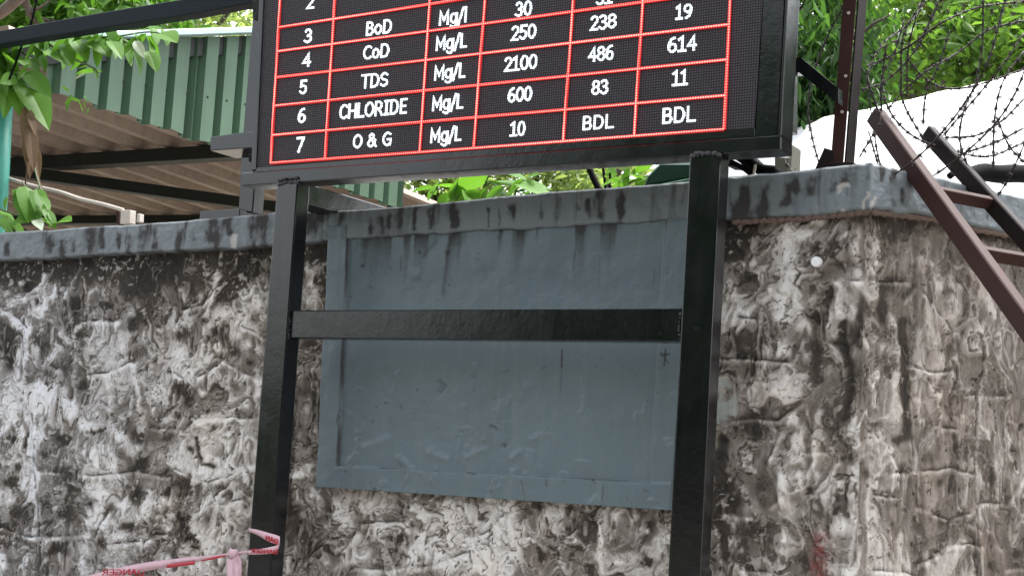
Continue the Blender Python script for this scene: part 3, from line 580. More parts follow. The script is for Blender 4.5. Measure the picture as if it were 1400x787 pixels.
dents = [([(600,520),(607,528),(598,534)],2.5,-.9),([(530,508)],5,-.5),([(545,510),(548,518)],3,.7),([(650,500)],3,.8),([(648,515)],3,-.7),([(690,505)],2,.8),([(635,555)],3,.6),([(675,545)],3,-.6),([(672,580),(680,584)],2.5,1),([(630,590)],3,-.7),([(662,600)],2.5,.9),([(690,610)],2.5,-.9),
    ([(500,610),(530,600)],5,.6),([(545,625),(560,640)],4,.7),([(590,618),(610,628)],5,.6),([(640,625),(660,615)],4,.7),([(700,625),(712,618)],4,.7),([(728,600),(740,596)],3,.6),([(560,655),(565,640)],3,.6),([(595,660),(598,645)],3,.5),([(675,668),(680,655)],2,.8),([(510,470),(530,480)],10,-.3),([(600,330)],12,-.4),([(660,360)],10,.4),([(570,375)],6,.5),([(760,380)],14,-.3),([(655,352)],5,.5)]
h = h+0.012*strokes(A, B, wx, wz, dents, tpan)
lmp = sstep(0.25, 0.6, fbm(A*14, B*14, 3, 79))*np.clip(1-sstep(0.18, 0.45, B-qi[3][2]), 0, 1); h = h+0.004*lmp
gr = 1.0*np.exp(-(d_l/0.0055)**2)*sstep(-0.01, 0.01, d_b)*(0.6+0.6*sstep(-.2, .3, fbm(A*5, B*5, 2, 80)))
gr = gr+0.95*np.exp(-(d_b/0.0042)**2)*sstep(-0.01, 0.01, d_l)*(1-sstep(0.0, .02, -d_r))*sstep(-.3, .3, fbm(A*8, B*8, 2, 81))
gr = gr+0.5*np.exp(-(d_r/0.004)**2)*inb
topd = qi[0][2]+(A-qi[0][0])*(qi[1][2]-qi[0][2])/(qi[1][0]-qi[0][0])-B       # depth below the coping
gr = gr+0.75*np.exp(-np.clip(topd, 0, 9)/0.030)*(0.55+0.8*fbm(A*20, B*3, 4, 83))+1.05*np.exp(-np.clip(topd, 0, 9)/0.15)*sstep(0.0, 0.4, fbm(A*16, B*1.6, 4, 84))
marks = [([(912,478),(911,490),(909,500)],1.3,1.4),([(906,486),(918,484)],1.3,1.3),([(910,489),(916,497)],1.0,1.1),([(768,478),(768,500)],1.6,1.2),([(768,500),(766,540)],0.9,.8),([(614,325),(612,345)],3,.4),([(612,345),(606,400)],3,.5),([(595,330),(580,350)],3,.4),([(785,345),(783,370)],1.2,.6),([(820,350),(817,400)],1.5,.5),([(895,370),(893,395)],2,.6),([(548,350),(547,370)],1.2,.8),
    ([(496,363)],2,1.1),([(574,345)],1.4,1),([(506,393)],1.4,1),([(480,405)],1.6,1),([(614,390)],1.4,.9),([(674,352)],1.3,.8),([(597,435)],1,.6),([(740,503),(747,501)],1.3,.8),([(813,500)],1.5,1),([(694,506)],1.4,1),([(648,533)],2,.8),([(601,525),(606,534),(598,540)],1,.8),([(632,590)],1.5,.9),([(690,608)],1.3,.9),([(672,580),(681,584)],1.1,1),([(718,582)],1.5,.7),([(750,584)],1.4,.8),
    ([(900,536)],1.4,1),([(885,548)],1.4,1),([(826,690-7),(827,664)],1,.9),([(716,655),(718,668),(722,682)],.9,.8),([(750,655),(750,664)],1.2,.9),([(837,682)],1.2,.9),([(776,680)],1.3,.8),([(866,687)],1.2,.9),([(553,668),(556,662)],1,.9),([(475,645)],1.3,.8),([(640,645),(652,648)],1.4,.9),([(812,655),(816,660)],1.2,.9),([(680,645)],1,.8),([(905,470+30)],1,.7),([(470,480),(468,560)],1.2,.35),([(467,560),(464,635)],1,.3)]
gr = gr+strokes(A, B, wx*0.3, wz*0.3, marks, tpan)
spk = sstep(0.62, 0.7, fbm(A*55, B*55, 2, 90)); gr = gr+spk*0.9*sstep(0.1, 0.5, fbm(A*4, B*4, 2, 91))
gr = gr*0.9
Pp = P.copy(); Pp[..., 1] = Yp-h
grid_mesh('painted_panel', Pp, M_PANEL, wall, {'grime': np.clip(gr-0.05, -0.2, 1.3), 'bare': zer}, (0, 0.06, 0))
# white plug standing in for light through a hole in the right face
bm = bmesh.new(); c = un(1117, 358, -0.012)
tube_bm(bm, [c+np.array([0, 0.03, 0]), c+np.array([0.0, -0.012, 0])], 0.017, 12)
bm_obj('lit_hole_plug', bm, M_PLASTIC, wall)

# ------------------------------------------------------------------ the LED sign and its steel frame
YS = -0.30
ob = un(650, 250, YS)
sign = empty('led_sign', (ob[0], YS, 0), 'large black LED display board with glowing red table, raised on two black steel posts', 'sign')
def extend_post(name, e0, e1, top_v, Y, depth):
    """post whose front face has left edge e0 and right edge e1 (two photo points each); runs down to the pavement"""
    a0, a1, b0, b1 = [un(*q, Y) for q in (*e0, *e1)]
    def atz(p, q, z): return p+(q-p)*((z-p[2])/(q[2]-p[2]))
    zt0 = a1[2]; fr = [atz(a0, a1, 0.10), atz(b0, b1, 0.10), b1, a1]
    bk = [p+np.array([0, depth, 0]) for p in fr]
    bm = bmesh.new(); prism_pts(bm, fr, bk); bmesh.ops.recalc_face_normals(bm, faces=bm.faces); bevel(bm, 0.005, 2)
    return bm_obj(name, bm, M_BLACK, sign), fr
_, pL = extend_post('post', [(337,787),(379,247)], [(369,787),(407,247)], 247, YS-0.004, 0.075)
_, pR = extend_post('post', [(913,787),(943,212)], [(957,787),(985,210)], 212, YS-0.004, 0.075)
slab('crossbar', [(396,424),(931,421.5),(928,467),(395,462)], YS+0.012, 0.06, M_BLACK, sign, 0.004)
# weld beads
def weld(pts, Y, r=0.006):
    bm = bmesh.new(); P_ = smooth_path([un(u, v, Y) for u, v in pts], 10)
    for i, p in enumerate(P_):
        s = bmesh.ops.create_icosphere(bm, subdivisions=1, radius=r*(0.7+0.5*random.random()))
        bmesh.ops.translate(bm, verts=s['verts'], vec=Vector(p)+Vector((random.uniform(-1, 1), random.uniform(-1, 1), random.uniform(-1, 1)))*r*0.5)
    bm_obj('weld_bead', bm, M_WELD, sign, True)
weld([(396,424),(395,462)], YS+0.008, 0.005); weld([(380,247),(393,244),(407,243)], YS-0.006, 0.006)
weld([(382,252),(392,249),(405,250)], YS-0.005, 0.006); weld([(944,213),(962,210),(985,211)], YS-0.006, 0.008); weld([(930,422),(928,466)], YS+0.008, 0.005)
# bottom rail carrying the cabinet, and its rear twin
slab('bottom_rail', [(329,236),(1068,184.5),(1068,205),(329,254)], YS, 0.10, M_BLACK, sign, 0.004)
slab('rear_rail', [(337,222),(1069,168),(1069,190),(337,243)], YS+0.34, 0.08, M_BLACK, sign, 0.004)
# cabinet
UP = 0.95                                     # the cabinet goes on above the frame
def up(p, q, dz): return p+(p-q)/(p[2]-q[2])*dz
def cab(name, bl, br, tr, tl, Y, depth, mat, ext=True, bev=0.003, par=None):
    p = [un(*q, Y) for q in (bl, br, tr, tl)]
    if ext: p[2] = up(p[2], p[1], UP); p[3] = up(p[3], p[0], UP)
    bk = [x+np.array([0, depth, 0]) for x in p]
    bm = bmesh.new(); prism_pts(bm, p, bk); bmesh.ops.recalc_face_normals(bm, faces=bm.faces); bevel(bm, bev)
    return bm_obj(name, bm, mat, par or sign)
screen = cab('screen', (348.5,229.5), (1031.5,175), (1043,0), (359,0), YS+0.012, 0.05, M_FACE, True, 0)
cab('side_frame', (342.5,233), (349,232.4), (359.5,0), (353.5,0), YS+0.004, 0.12, M_BLACK)
cab('side_frame', (1031.5,188), (1063,185.6), (1073,0), (1043,0), YS+0.010, 0.12, M_BLACK)
slab('lower_frame', [(349,236),(1032,186.3),(1032,174.7),(349,229.2)], YS+0.009, 0.08, M_BLACK, sign, 0.001)
pb = cab('edge_angle', (1063.5,185), (1068,186), (1077,0), (1073.5,0), YS-0.010, 0.10, M_BLACK)
# rear cabinet body
bc = [un(352, 232, YS+0.13), un(1066, 182, YS+0.13), un(1076, 0, YS+0.13), un(360, 0, YS+0.13)]
bc[2] = up(bc[2], bc[1], UP); bc[3] = up(bc[3], bc[0], UP)
bm = bmesh.new(); prism_pts(bm, bc, [p+np.array([0, 0.07, 0]) for p in bc]); bmesh.ops.recalc_face_normals(bm, faces=bm.faces); bevel(bm, 0.003)
bm_obj('rear_cabinet', bm, M_BLACK, sign)
# ---- table lines of lit LEDs
YF = YS+0.008
left_e = [(370,223),(372,185),(375,145),(377,106),(379,70.5),(381,38)]; right_e = [(990,177),(992,130.5),(995,81.5),(996.5,34),(998.5,-13),(1000,-58)]
vbot = [(370,223),(444.5,217),(573.5,207),(647.5,200.5),(770,192),(867,185),(990,177)]
vtop = [(383,0),(457.5,0),(588,0),(663,0),(784,0),(879,0),(998,0)]
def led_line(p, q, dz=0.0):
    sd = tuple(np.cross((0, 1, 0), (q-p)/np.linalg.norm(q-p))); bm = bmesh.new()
    bar_bm(bm, p+np.array([0, 0.001+dz, 0]), q+np.array([0, 0.001+dz, 0]), 0.0105, 0.005, sd); n0 = len(bm.faces)  # wide dim strip adds the red glow bleeding round the lit core
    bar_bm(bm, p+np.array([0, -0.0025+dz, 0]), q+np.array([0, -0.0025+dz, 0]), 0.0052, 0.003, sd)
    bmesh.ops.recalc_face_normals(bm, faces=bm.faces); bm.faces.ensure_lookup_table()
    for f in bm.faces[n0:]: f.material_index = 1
    o = bm_obj('table_line', bm, M_REDHALO, screen); o.data.materials.append(M_RED); return o
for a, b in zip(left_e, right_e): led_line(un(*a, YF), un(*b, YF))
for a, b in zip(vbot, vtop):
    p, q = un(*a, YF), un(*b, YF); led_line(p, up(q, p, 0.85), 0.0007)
# ---- lettering, drawn with strokes: cell 1 high, x from 0
def arc(cx, cy, rx, ry, a0, a1, n=9): return [(cx+rx*math.cos(math.radians(a0+(a1-a0)*i/n)), cy+ry*math.sin(math.radians(a0+(a1-a0)*i/n))) for i in range(n+1)]
GL = {
 '0': (.56, [arc(.28, .5, .23, .44, 90, 450, 18)]), '1': (.50, [[(.06, .80), (.26, .94), (.26, .06)], [(.06, .06), (.46, .06)]]),
 '2': (.54, [arc(.27, .70, .21, .24, 160, -30, 8)+[(.06, .06), (.50, .06)]]), '3': (.54, [arc(.25, .72, .20, .22, 150, -90, 8), arc(.25, .28, .23, .23, 90, -150, 9)]),
 '4': (.58, [[(.42, .06), (.42, .94), (.05, .32), (.54, .32)]]), '5': (.54, [[(.47, .94), (.11, .94), (.10, .56)]+arc(.25, .33, .22, .27, 110, -150, 9)]),
 '6': (.56, [arc(.28, .31, .22, .25, 0, 360, 14), [(.06, .34)]+arc(.40, .42, .34, .52, 175, 92, 7)]), '7': (.52, [[(.05, .94), (.48, .94), (.17, .06)]]),
 '8': (.56, [arc(.28, .72, .20, .21, 0, 360, 14), arc(.28, .29, .23, .23, 0, 360, 14)]), '9': (.56, [arc(.28, .69, .22, .25, 0, 360, 14), [(.50, .66)]+arc(.16, .58, .34, .52, 0, -88, 7)]),
 'B': (.60, [[(.09, .06), (.09, .94), (.30, .94)]+arc(.30, .73, .18, .21, 90, -90, 7)+[(.09, .52), (.32, .52)]+arc(.32, .29, .21, .23, 90, -90, 7)+[(.09, .06)]]),
 'C': (.62, [arc(.37, .5, .30, .44, 50, 310, 14)]), 'D': (.66, [[(.09, .06), (.09, .94), (.28, .94)]+arc(.28, .5, .31, .44, 90, -90, 10)+[(.09, .06)]]),
 'E': (.52, [[(.47, .94), (.09, .94), (.09, .06), (.47, .06)], [(.09, .51), (.43, .51)]]), 'G': (.68, [arc(.37, .5, .30, .44, 50, 315, 14)+[(.60, .14), (.60, .46), (.40, .46)]]),
 'H': (.66, [[(.09, .06), (.09, .94)], [(.57, .06), (.57, .94)], [(.09, .51), (.57, .51)]]), 'I': (.40, [[(.20, .06), (.20, .94)], [(.07, .94), (.33, .94)], [(.07, .06), (.33, .06)]]),
 'L': (.50, [[(.09, .94), (.09, .06), (.47, .06)]]), 'M': (.78, [[(.09, .06), (.09, .94), (.38, .30), (.68, .94), (.68, .06)]]), 'N': (.68, [[(.09, .06), (.09, .94), (.58, .06), (.58, .94)]]),
 'O': (.70, [arc(.35, .5, .29, .44, 90, 450, 18)]), 'R': (.62, [[(.09, .06), (.09, .94), (.30, .94)]+arc(.30, .71, .19, .23, 90, -90, 7)+[(.09, .48), (.30, .48), (.56, .06)]]),
 'S': (.56, [arc(.29, .72, .21, .22, 35, 250, 9)+arc(.27, .28, .22, .22, 75, -150, 9)]), 'T': (.56, [[(.02, .94), (.54, .94)], [(.28, .94), (.28, .06)]]), 'A': (.62, [[(.03, .06), (.31, .94), (.59, .06)], [(.13, .34), (.49, .34)]]),
 'o': (.54, [arc(.27, .37, .21, .31, 90, 450, 14)]), 'g': (.56, [arc(.27, .38, .21, .30, 90, 450, 14), [(.48, .68), (.48, -.04)]+arc(.27, -.04, .21, .18, 0, -150, 6)]), 'l': (.22, [[(.11, .06), (.11, 1.0)]]),
 '/': (.36, [[(.02, -.10), (.34, 1.0)]]), '&': (.72, [[(.66, .06), (.20, .66)]+arc(.31, .77, .15, .17, 200, -20, 7)+[(.40, .62), (.18, .48)]+arc(.27, .27, .21, .21, 110, 300, 7)+[(.48, .22), (.60, .50)]]), ' ': (.30, [])}
def letters(txt, u, v, hpx, Y, mat, parent, slope=0.0, width_px=None, name='lettering', flipx=False, sw=0.138, thick=0.004):
    tot = sum(GL[c][0] for c in txt)+0.06*(len(txt)-1)
    c = un(u, v, Y); H = abs(un(u, v-hpx/2, Y)[2]-un(u, v+hpx/2, Y)[2]); Wm = np.linalg.norm(un(u+width_px/2, v, Y)-un(u-width_px/2, v, Y))
    sx = Wm/tot; hw = sw*H*0.5; bm = bmesh.new(); x0 = 0; li = 0
    def M(p): return np.array([c[0]+p[0]*(-1 if flipx else 1), Y, c[2]+p[1]+p[0]*(-1 if flipx else 1)*slope])
    for ch in txt:
        wd, sts = GL[ch]
        for st in sts:
            li += 1; yo = np.array([0, -0.00035*(li % 3), 0])
            q = [np.array([(x0+x-tot/2)*sx, (y-0.5)*H]) for x, y in st]
            q = [p for i, p in enumerate(q) if i == 0 or np.linalg.norm(p-q[i-1]) > 1e-5]
            L_, R2 = [], []
            closed = np.linalg.norm(q[0]-q[-1]) < 1e-6
            for i in range(len(q)):
                a = q[i-1] if i > 0 else (q[-2] if closed else None); b = q[i+1] if i < len(q)-1 else (q[1] if closed else None)
                d0 = (q[i]-a)/np.linalg.norm(q[i]-a) if a is not None else None; d1 = (b-q[i])/np.linalg.norm(b-q[i]) if b is not None else None
                if d0 is None: d0 = d1
                if d1 is None: d1 = d0
                n0 = np.array([-d0[1], d0[0]]); n1 = np.array([-d1[1], d1[0]]); mm = n0+n1; ln = np.linalg.norm(mm); mm = mm/ln if ln > 1e-6 else n0
                k = min(1.0/max(0.35, float(np.dot(mm, n0))), 1.9); p = q[i]
                if not closed and i == 0: p = p-d1*hw
                if not closed and i == len(q)-1: p = p+d0*hw
                L_.append(p+mm*hw*k); R2.append(p-mm*hw*k)
            rows = [[bm.verts.new(M(l)+yo), bm.verts.new(M(r)+yo), bm.verts.new(M(r)+yo+np.array([0, thick, 0])), bm.verts.new(M(l)+yo+np.array([0, thick, 0]))] for l, r in zip(L_, R2)]
            for r0, r1 in zip(rows, rows[1:]):
                for k in range(4): bm.faces.new((r0[k], r0[(k+1) % 4], r1[(k+1) % 4], r1[k]))
            if not closed: bm.faces.new(rows[0]); bm.faces.new(rows[-1][::-1])
        x0 += wd+0.06
    bmesh.ops.recalc_face_normals(bm, faces=bm.faces)
    return bm_obj(name, bm, mat, parent)
def row_slope(v):                                                 # slope of the rows in the sign's own plane
    a = un(372, 185, YF); b = un(992, 130.5, YF); return (b[2]-a[2])/(b[0]-a[0])
SL = row_slope(0)
ROWS = [[('7',410,198,21,10),('O & G',508.5,191.5,19,52),('Mg/L',609,184,20,42),('10',707.5,176,20,20),('BDL',817,167,19,42),('BDL',927.5,157,22,45)],
 [('6',412.5,158,20,10),('CHLORIDE',509,149,20,91),('Mg/L',611.5,140,20,42),('600',710.5,129,20,32),('83',820,119,20,22),('11',929.5,106.5,21,21)],
 [('5',414.5,119,19,10),('TDS',512,110,19,36),('Mg/L',614.5,98,20,42),('2100',711.5,86,20,44),('486',821.5,73,20,34),('614',932.5,60,21,39)],
 [('4',419,82,19,11),('CoD',514,70.5,19,35),('Mg/L',616.5,57.5,20,42),('250',715.5,44,20,33),('238',824.5,30,20,35),('19',934.5,16,20,22)],
 [('3',421,49,19,10),('BoD',517.5,37.5,19,35),('Mg/l',619,22.5,20,38),('30',715.5,12,20,22),('31',826,-4,20,21)],
 [('2',424,3,18,10)]]
for r in ROWS:
    for t, u, v, hp, wp in r: letters(t, u, v, hp, YF, M_WHITE, screen, slope=SL, width_px=wp)
# ---- rear supports, stub tubes, the long upper tube and back-stays
Yr = YS+0.20
slab('rear_post', [(325.5,292),(345,290),(351,215),(365,0),(347,0),(329,215)], 0.06, 0.07, M_BLACK, sign, 0.004)
slab('stub_tube', [(287,187),(360,177),(360,201),(287,206)], YS+0.16, 0.16, M_BLACK, sign, 0.004)
slab('upper_tube', [(-40,52),(0,42),(140,17),(255,-2),(420,-32),(420,-11),(260,20),(140,38),(0,60),(-40,67)], 0.02, 0.07, M_DULL, sign, 0.004)
a = un(415, 268, YS+0.10)
box('back_stay', a[0]-0.05, a[0]+0.05, YS+0.075, 1.25, a[2]-0.045, a[2]+0.04, M_BLACK, sign, 0.004)
a = un(352, 12, YS+0.2); b = un(262, -20, 0.55)
bar('back_stay', (a[0]+0.02, a[1], a[2]), (a[0]-0.10, a[1]+1.05, a[2]+0.12), 0.09, 0.09, M_BLACK, sign, (1, 0, 0), 0.004)
a = un(318, 296, 0.10); box('base_plate', a[0]-0.10, a[0]+0.13, 0.0, 0.2, a[2]-0.03, a[2]+0.012, M_BLACK, sign, 0.003)
# side tube at the right and its brace to the oxide post
slab('side_tube', [(1055,213),(1075,212),(1087,-5),(1066,-5)], YS+0.30, 0.05, M_BLACK, sign, 0.004)
bm = bmesh.new(); yb = -0.02
prism_pts(bm, [un(u, v, yb) for u, v in [(1076,79),(1095,79),(1146,121),(1146,141),(1092,99),(1083,99),(1083,180),(1077,181)]], [un(u, v, yb)+np.array([0, 0.05, 0]) for u, v in [(1076,79),(1095,79),(1146,121),(1146,141),(1092,99),(1083,99),(1083,180),(1077,181)]])
bmesh.ops.recalc_face_normals(bm, faces=bm.faces); bm_obj('brace', bm, M_BLACK, sign)

# ------------------------------------------------------------------ oxide post on the wall
pp = un(1150, 222, 0.10)
op = empty('steel_post', tuple(pp), 'dark red-brown steel angle post bolted upright on the wall, braced to the sign', 'post')
def ext_up(a, b, dz): a = np.array(a); b = np.array(b); return b+(b-a)/(b[2]-a[2])*dz
e0, e1 = un(1136.5, 222, 0.06), un(1153.5, 0, 0.06); f0, f1 = un(1153, 224, 0.06), un(1171, 0, 0.06)
e1 = ext_up(e0, e1, 0.5); f1 = ext_up(f0, f1, 0.5)
def flange(name, q, vec, t=0.006):
    n = np.cross(q[1]-q[0], q[3]-q[0]); n = n/np.linalg.norm(n)*t
    bm = bmesh.new(); prism_pts(bm, q, [p+n for p in q]); bmesh.ops.recalc_face_normals(bm, faces=bm.faces); return bm_obj(name, bm, vec, op)
flange('post_flange', [e0, f0, f1, e1], M_RUST)
dd = np.array([0.005, 0.075, 0.0]); flange('post_flange', [f0+dd*0.08, f0+dd, f1+dd, f1+dd*0.08], M_RUSTD)
slab('gusset_plate', [(1114,231),(1127,202),(1140,206),(1140,227)], 0.05, 0.008, M_RUSTD, op, 0.001)
slab('foot_plate', [(1134,228),(1166,226),(1166,221),(1134,222)], 0.03, 0.10, M_RUSTD, op, 0.001)
for (u, v) in [(1160,18),(1156,104),(1151,153)]:
    bm = bmesh.new(); c = un(u, v, 0.052); bmesh.ops.create_cone(bm, cap_ends=True, segments=8, radius1=0.006, radius2=0.005, depth=0.006, matrix=Matrix.Translation(Vector(c)) @ Matrix.Rotation(math.pi/2, 4, 'X'))
    bm_obj('rivet', bm, M_PVC, op)

# ------------------------------------------------------------------ ladder leaning on the return wall
K = unp(1246, 234, CC+RN*0.02, RN)
al = math.radians(46); ldir = RN*math.sin(al)-np.array([0, 0, 1.0])*math.cos(al); LN = np.cross(RET, ldir); LN /= np.linalg.norm(LN)
if LN[2] < 0: LN = -LN
lad = empty('ladder', tuple(K), 'rusty brown steel ladder leaning slantwise on the right end of the wall', 'ladder')
def lp(u, v): return unp(u, v, K, LN)
def rail(tu, bu, w_, d_, mat):
    a, b = lp(*tu), lp(*bu); t = (b-a)/np.linalg.norm(b-a); L = (0.12-a[2])/t[2]
    return a, t, bar('rail', a, a+t*L, w_, d_, mat, lad, tuple(RET), 0.004)
a1, t1, _ = rail((1197,158), (1388,422), 0.045, 0.06, M_RUST)
a2, t2, _ = rail((1268,181), (1400,326), 0.035, 0.055, M_RUSTD)
for u0, v0, u1, v1, in [(1281,262,1352,276)]:
    pass
c0 = lp(1283, 265); s_ = float(np.dot(c0-a1, t1))
k = 0
while True:
    q = a1+t1*(s_+0.33*k)
    if q[2] < 0.3: break
    r_ = q+RET*0.0; w2 = np.dot(a2-q, RET); tgt = q+RET*w2; tgt = a2+t2*np.dot(tgt-a2, t2)
    bar('rung', q, tgt, 0.042, 0.022, M_RUST, lad, tuple(LN), 0.002); k += 1

# ------------------------------------------------------------------ barbed wire coil
bw = empty('barbed_wire_coil', tuple(WC+RET*0.5+np.array([0, 0, 2.6])), 'loose rusty coil of barbed wire piled along the top of the wall beside the ladder', 'barbed wire')
rngw = random.Random(11); barb_bm = bmesh.new()
def strand(pts, r=0.0029, barbs=True, step=0.05, twist=True):
    path = smooth_path(pts, 10)
    bm = bmesh.new()
    if twist:
        for ph in (0, math.pi):
            pa = [Vector(p)+Vector((math.cos(i*1.1+ph), math.sin(i*1.1+ph), math.cos(i*1.1+ph+1)))*0.0016 for i, p in enumerate(path)]
            tube_bm(bm, pa, r*0.75, 4)
    else: tube_bm(bm, path, r, 5)
    bm_obj('wire_strand', bm, M_WIRE, bw, True)
    if barbs:
        acc = 0
        for a, b in zip(path, path[1:]):
            acc += np.linalg.norm(b-a)
            if acc > step:
                acc = 0; t = Vector(b-a).normalized(); s = t.orthogonal().normalized(); q = t.cross(s); c = Vector(b)
                tube_bm(barb_bm, [c-t*0.005, c+t*0.005], 0.0052, 5)
                for k in range(4):
                    an = rngw.uniform(0, math.tau); d = (s*math.cos(an)+q*math.sin(an)+t*rngw.uniform(-.4, .4))*rngw.uniform(0.010, 0.016)
                    tube_bm(barb_bm, [c, c+d], 0.0017, 3)
ZC = 2.66
for k in range(4):                                             # the loops of the coil, axis along the return wall
    R_ = rngw.uniform(0.42, 0.58); s0 = 0.05+0.24*k+rngw.uniform(-.05, .05); tilt = rngw.uniform(-.5, .5); yaw_ = rngw.uniform(-.35, .35)
    cz = ZC+R_*0.86+rngw.uniform(-0.04, 0.06); off = rngw.uniform(-0.10, 0.05)-0.14; pts = []
    n = 16; a0 = rngw.uniform(0, 6); fr = 0.95
    for i in range(n+1):
        a = a0+fr*math.tau*i/n; lx = R_*math.cos(a)*rngw.uniform(.96, 1.04); lz = R_*math.sin(a)*rngw.uniform(.96, 1.04)*1.05
        pts.append(WC+RET*(s0+0.22*i/n+tilt*lz*0.6+yaw_*lx)+RN*(off+lx)+np.array([0, 0, cz+lz]))
    strand(pts, step=0.036)
def wp(seq, d0=0.0):                                           # traced strands, each at its own distance over the wall
    return [unp(u, v, WC+RN*(d-0.0), RN) for u, v, d in seq]
tr = [[(1175,215,-.1),(1190,190,-.1),(1203,165,-.1),(1193,130,-.12),(1187,100,-.15),(1207,60,-.2),(1240,35,-.25),(1260,10,-.3),(1272,-20,-.3)],
 [(1400,28,-.1),(1350,42,-.12),(1310,72,-.15),(1270,95,-.15),(1235,125,-.2),(1215,148,-.2)],
 [(1183,92,-.2),(1215,78,-.2),(1245,62,-.1),(1290,30,0),(1340,10,0),(1400,2,0)],
 [(1212,60,-.2),(1207,100,-.2),(1210,135,-.15),(1225,165,-.1),(1255,190,-.1),(1300,205,-.1),(1350,214,-.1),(1400,195,-.1)],
 [(1344,-10,0),(1343,60,0),(1335,110,0),(1318,150,.05),(1312,190,.05),(1322,225,.05)],
 [(1240,80,-.1),(1262,105,-.1),(1290,120,-.1),(1330,118,-.1),(1400,95,-.1)],
 [(1400,45,.05),(1370,90,.05),(1350,115,.02),(1320,150,0),(1290,185,0)],
 [(1298,42,-.1),(1285,85,-.1),(1266,130,-.1),(1262,170,-.1)],
 [(1400,70,.1),(1372,110,.1),(1360,160,.1),(1358,230,.1)],[(1400,135,0),(1370,165,0),(1335,185,0),(1295,188,0)],[(1258,5,-.2),(1235,50,-.2),(1232,95,-.2),(1235,140,-.2),(1262,190,-.1)],
 [(1288,-10,-.1),(1250,70,-.1),(1212,110,-.15),(1180,122,-.15)],[(1362,160,.1),(1380,200,.1),(1400,222,.1)],[(1400,175,.05),(1360,195,.05),(1310,212,.05)],[(1236,28,-.1),(1222,75,-.1),(1206,105,-.1),(1205,150,-.1)]]
for t_ in tr: strand(wp(t_), step=0.034)
o_ = bm_obj('barb', barb_bm, M_WIRE, bw); o_['kind'] = 'stuff'

# folded black sheeting and hose behind the ladder head
hz = empty('black_hose', tuple(unp(1370, 250, WC-RN*0.1, RN)), 'thick black hose lying on the wall top behind the ladder', 'hose')
bm = bmesh.new(); tube_bm(bm, smooth_path([unp(u, v, WC-RN*0.12, RN) for u, v in [(1298,241),(1310,233),(1322,234),(1332,242)]], 6), 0.012, 8); bm_obj('hose_run', bm, M_CABLE, hz, True)
bm = bmesh.new(); tube_bm(bm, smooth_path([unp(u, v, WC-RN*0.16, RN) for u, v in [(1322,243),(1345,236),(1365,238),(1400,238),(1470,250)]], 6), 0.034, 8); bm_obj('hose_run', bm, M_CABLE, hz, True)

# ------------------------------------------------------------------ caution tape
tp = empty('caution_tape', tuple(un(318, 758, YS)), 'white and red plastic warning tape tied round the left post and trailing off', 'tape')
M_TAPE = mat_plain('pinkish_white_tape', (0.56, 0.36, 0.41), 0.35); M_TRED = mat_plain('red_tape_print', (0.45, 0.02, 0.04), 0.4)
def ribbon(seq, name='tape_strip', mat=M_TAPE, thick=0.0006, off=0.0):
    """seq: (u, v_top, v_bot, Y, twist)"""
    A_ = smooth_path([un(u, vt, y-off) for u, vt, vb, y in seq], 6); B_ = smooth_path([un(u, vb, y-off+0.004) for u, vt, vb, y in seq], 6)
    bm = bmesh.new(); th = np.array([0, thick, 0])
    ra = [[bm.verts.new(p) for p in (a, b, b+th, a+th)] for a, b in zip(A_, B_)]
    for r0, r1 in zip(ra, ra[1:]):
        for k in range(4): bm.faces.new((r0[k], r0[(k+1) % 4], r1[(k+1) % 4], r1[k]))
    bm.faces.new(ra[0]); bm.faces.new(ra[-1][::-1]); bmesh.ops.recalc_face_normals(bm, faces=bm.faces)
    return bm_obj(name, bm, mat, tp, True)
YT = YS-0.012
s1 = ribbon([(60,801,812,-.10),(120,786,798,-.12),(160,776,788,-.14),(200,768,780,-.16),(250,762,771,-.20),(275,759.5,766,-.22),(300,757,762,-.26),(318,754,760,-.29)])
ribbon([(228,771,776,-.20),(250,768,773,-.206),(266,766,771,-.21)], mat=M_TRED, off=0.003)
ribbon([(275,765,767,-.24),(296,759.5,763,-.262),(308,758,760,-.28)], mat=M_TRED, off=0.004)
s2 = ribbon([(316,755,761,-.29),(338,752,756,-.302),(341,751.5,757.5,YT),(360,749,757,YT-.002),(374,746,755,YT-.002),(381,744,749,YT)])
s3 = ribbon([(340,721.5,726,YT),(352,723.5,731,YT-.002),(368,728,740,YT-.002),(378,731,743.5,YT-.002),(382.5,733,746,YT)])
s4 = ribbon([(310,763,787,-.29),(313,763,812,-.291),(321,762,820,-.292)])
s5 = ribbon([(318,758,790,-.296),(324,756,825,-.298),(330,766,828,-.297)], mat=M_TAPE)
bm = bmesh.new(); c = Vector(un(318, 756, YT-0.004)); s_ = bmesh.ops.create_icosphere(bm, subdivisions=2, radius=0.022)
for vtx in s_['verts']: vtx.co *= 1+0.3*math.sin(vtx.co.x*300+vtx.co.z*190)
bmesh.ops.scale(bm, vec=(1.0, 0.45, 0.85), verts=bm.verts); bmesh.ops.translate(bm, verts=bm.verts, vec=c); bm_obj('knot', bm, M_TAPE, tp, True)
def tape_text(txt, u, v, hp, wp_, Y, par, slope, flip=True):
    letters(txt, u, v, hp, Y, M_TRED, par, slope=slope, width_px=wp_, name='print', flipx=flip)
tape_text('DANGER', 168, 781.5, 8.5, 58, -0.152, s1, 0.085); tape_text('DANGER', 112, 794, 8.5, 36, -0.128, s1, 0.09)
tape_text('DANGER', 361, 753, 6, 36, YT-0.004, s2, 0.05); tape_text('DAN', 371, 737, 7, 17, YT-0.004, s3, -0.20)
for k in range(4):
    ribbon([(310.5,768+k*5,770.5+k*5,-.296),(317,768+k*5,770.5+k*5,-.297)], 'print', M_TRED, off=0.002).parent = tp

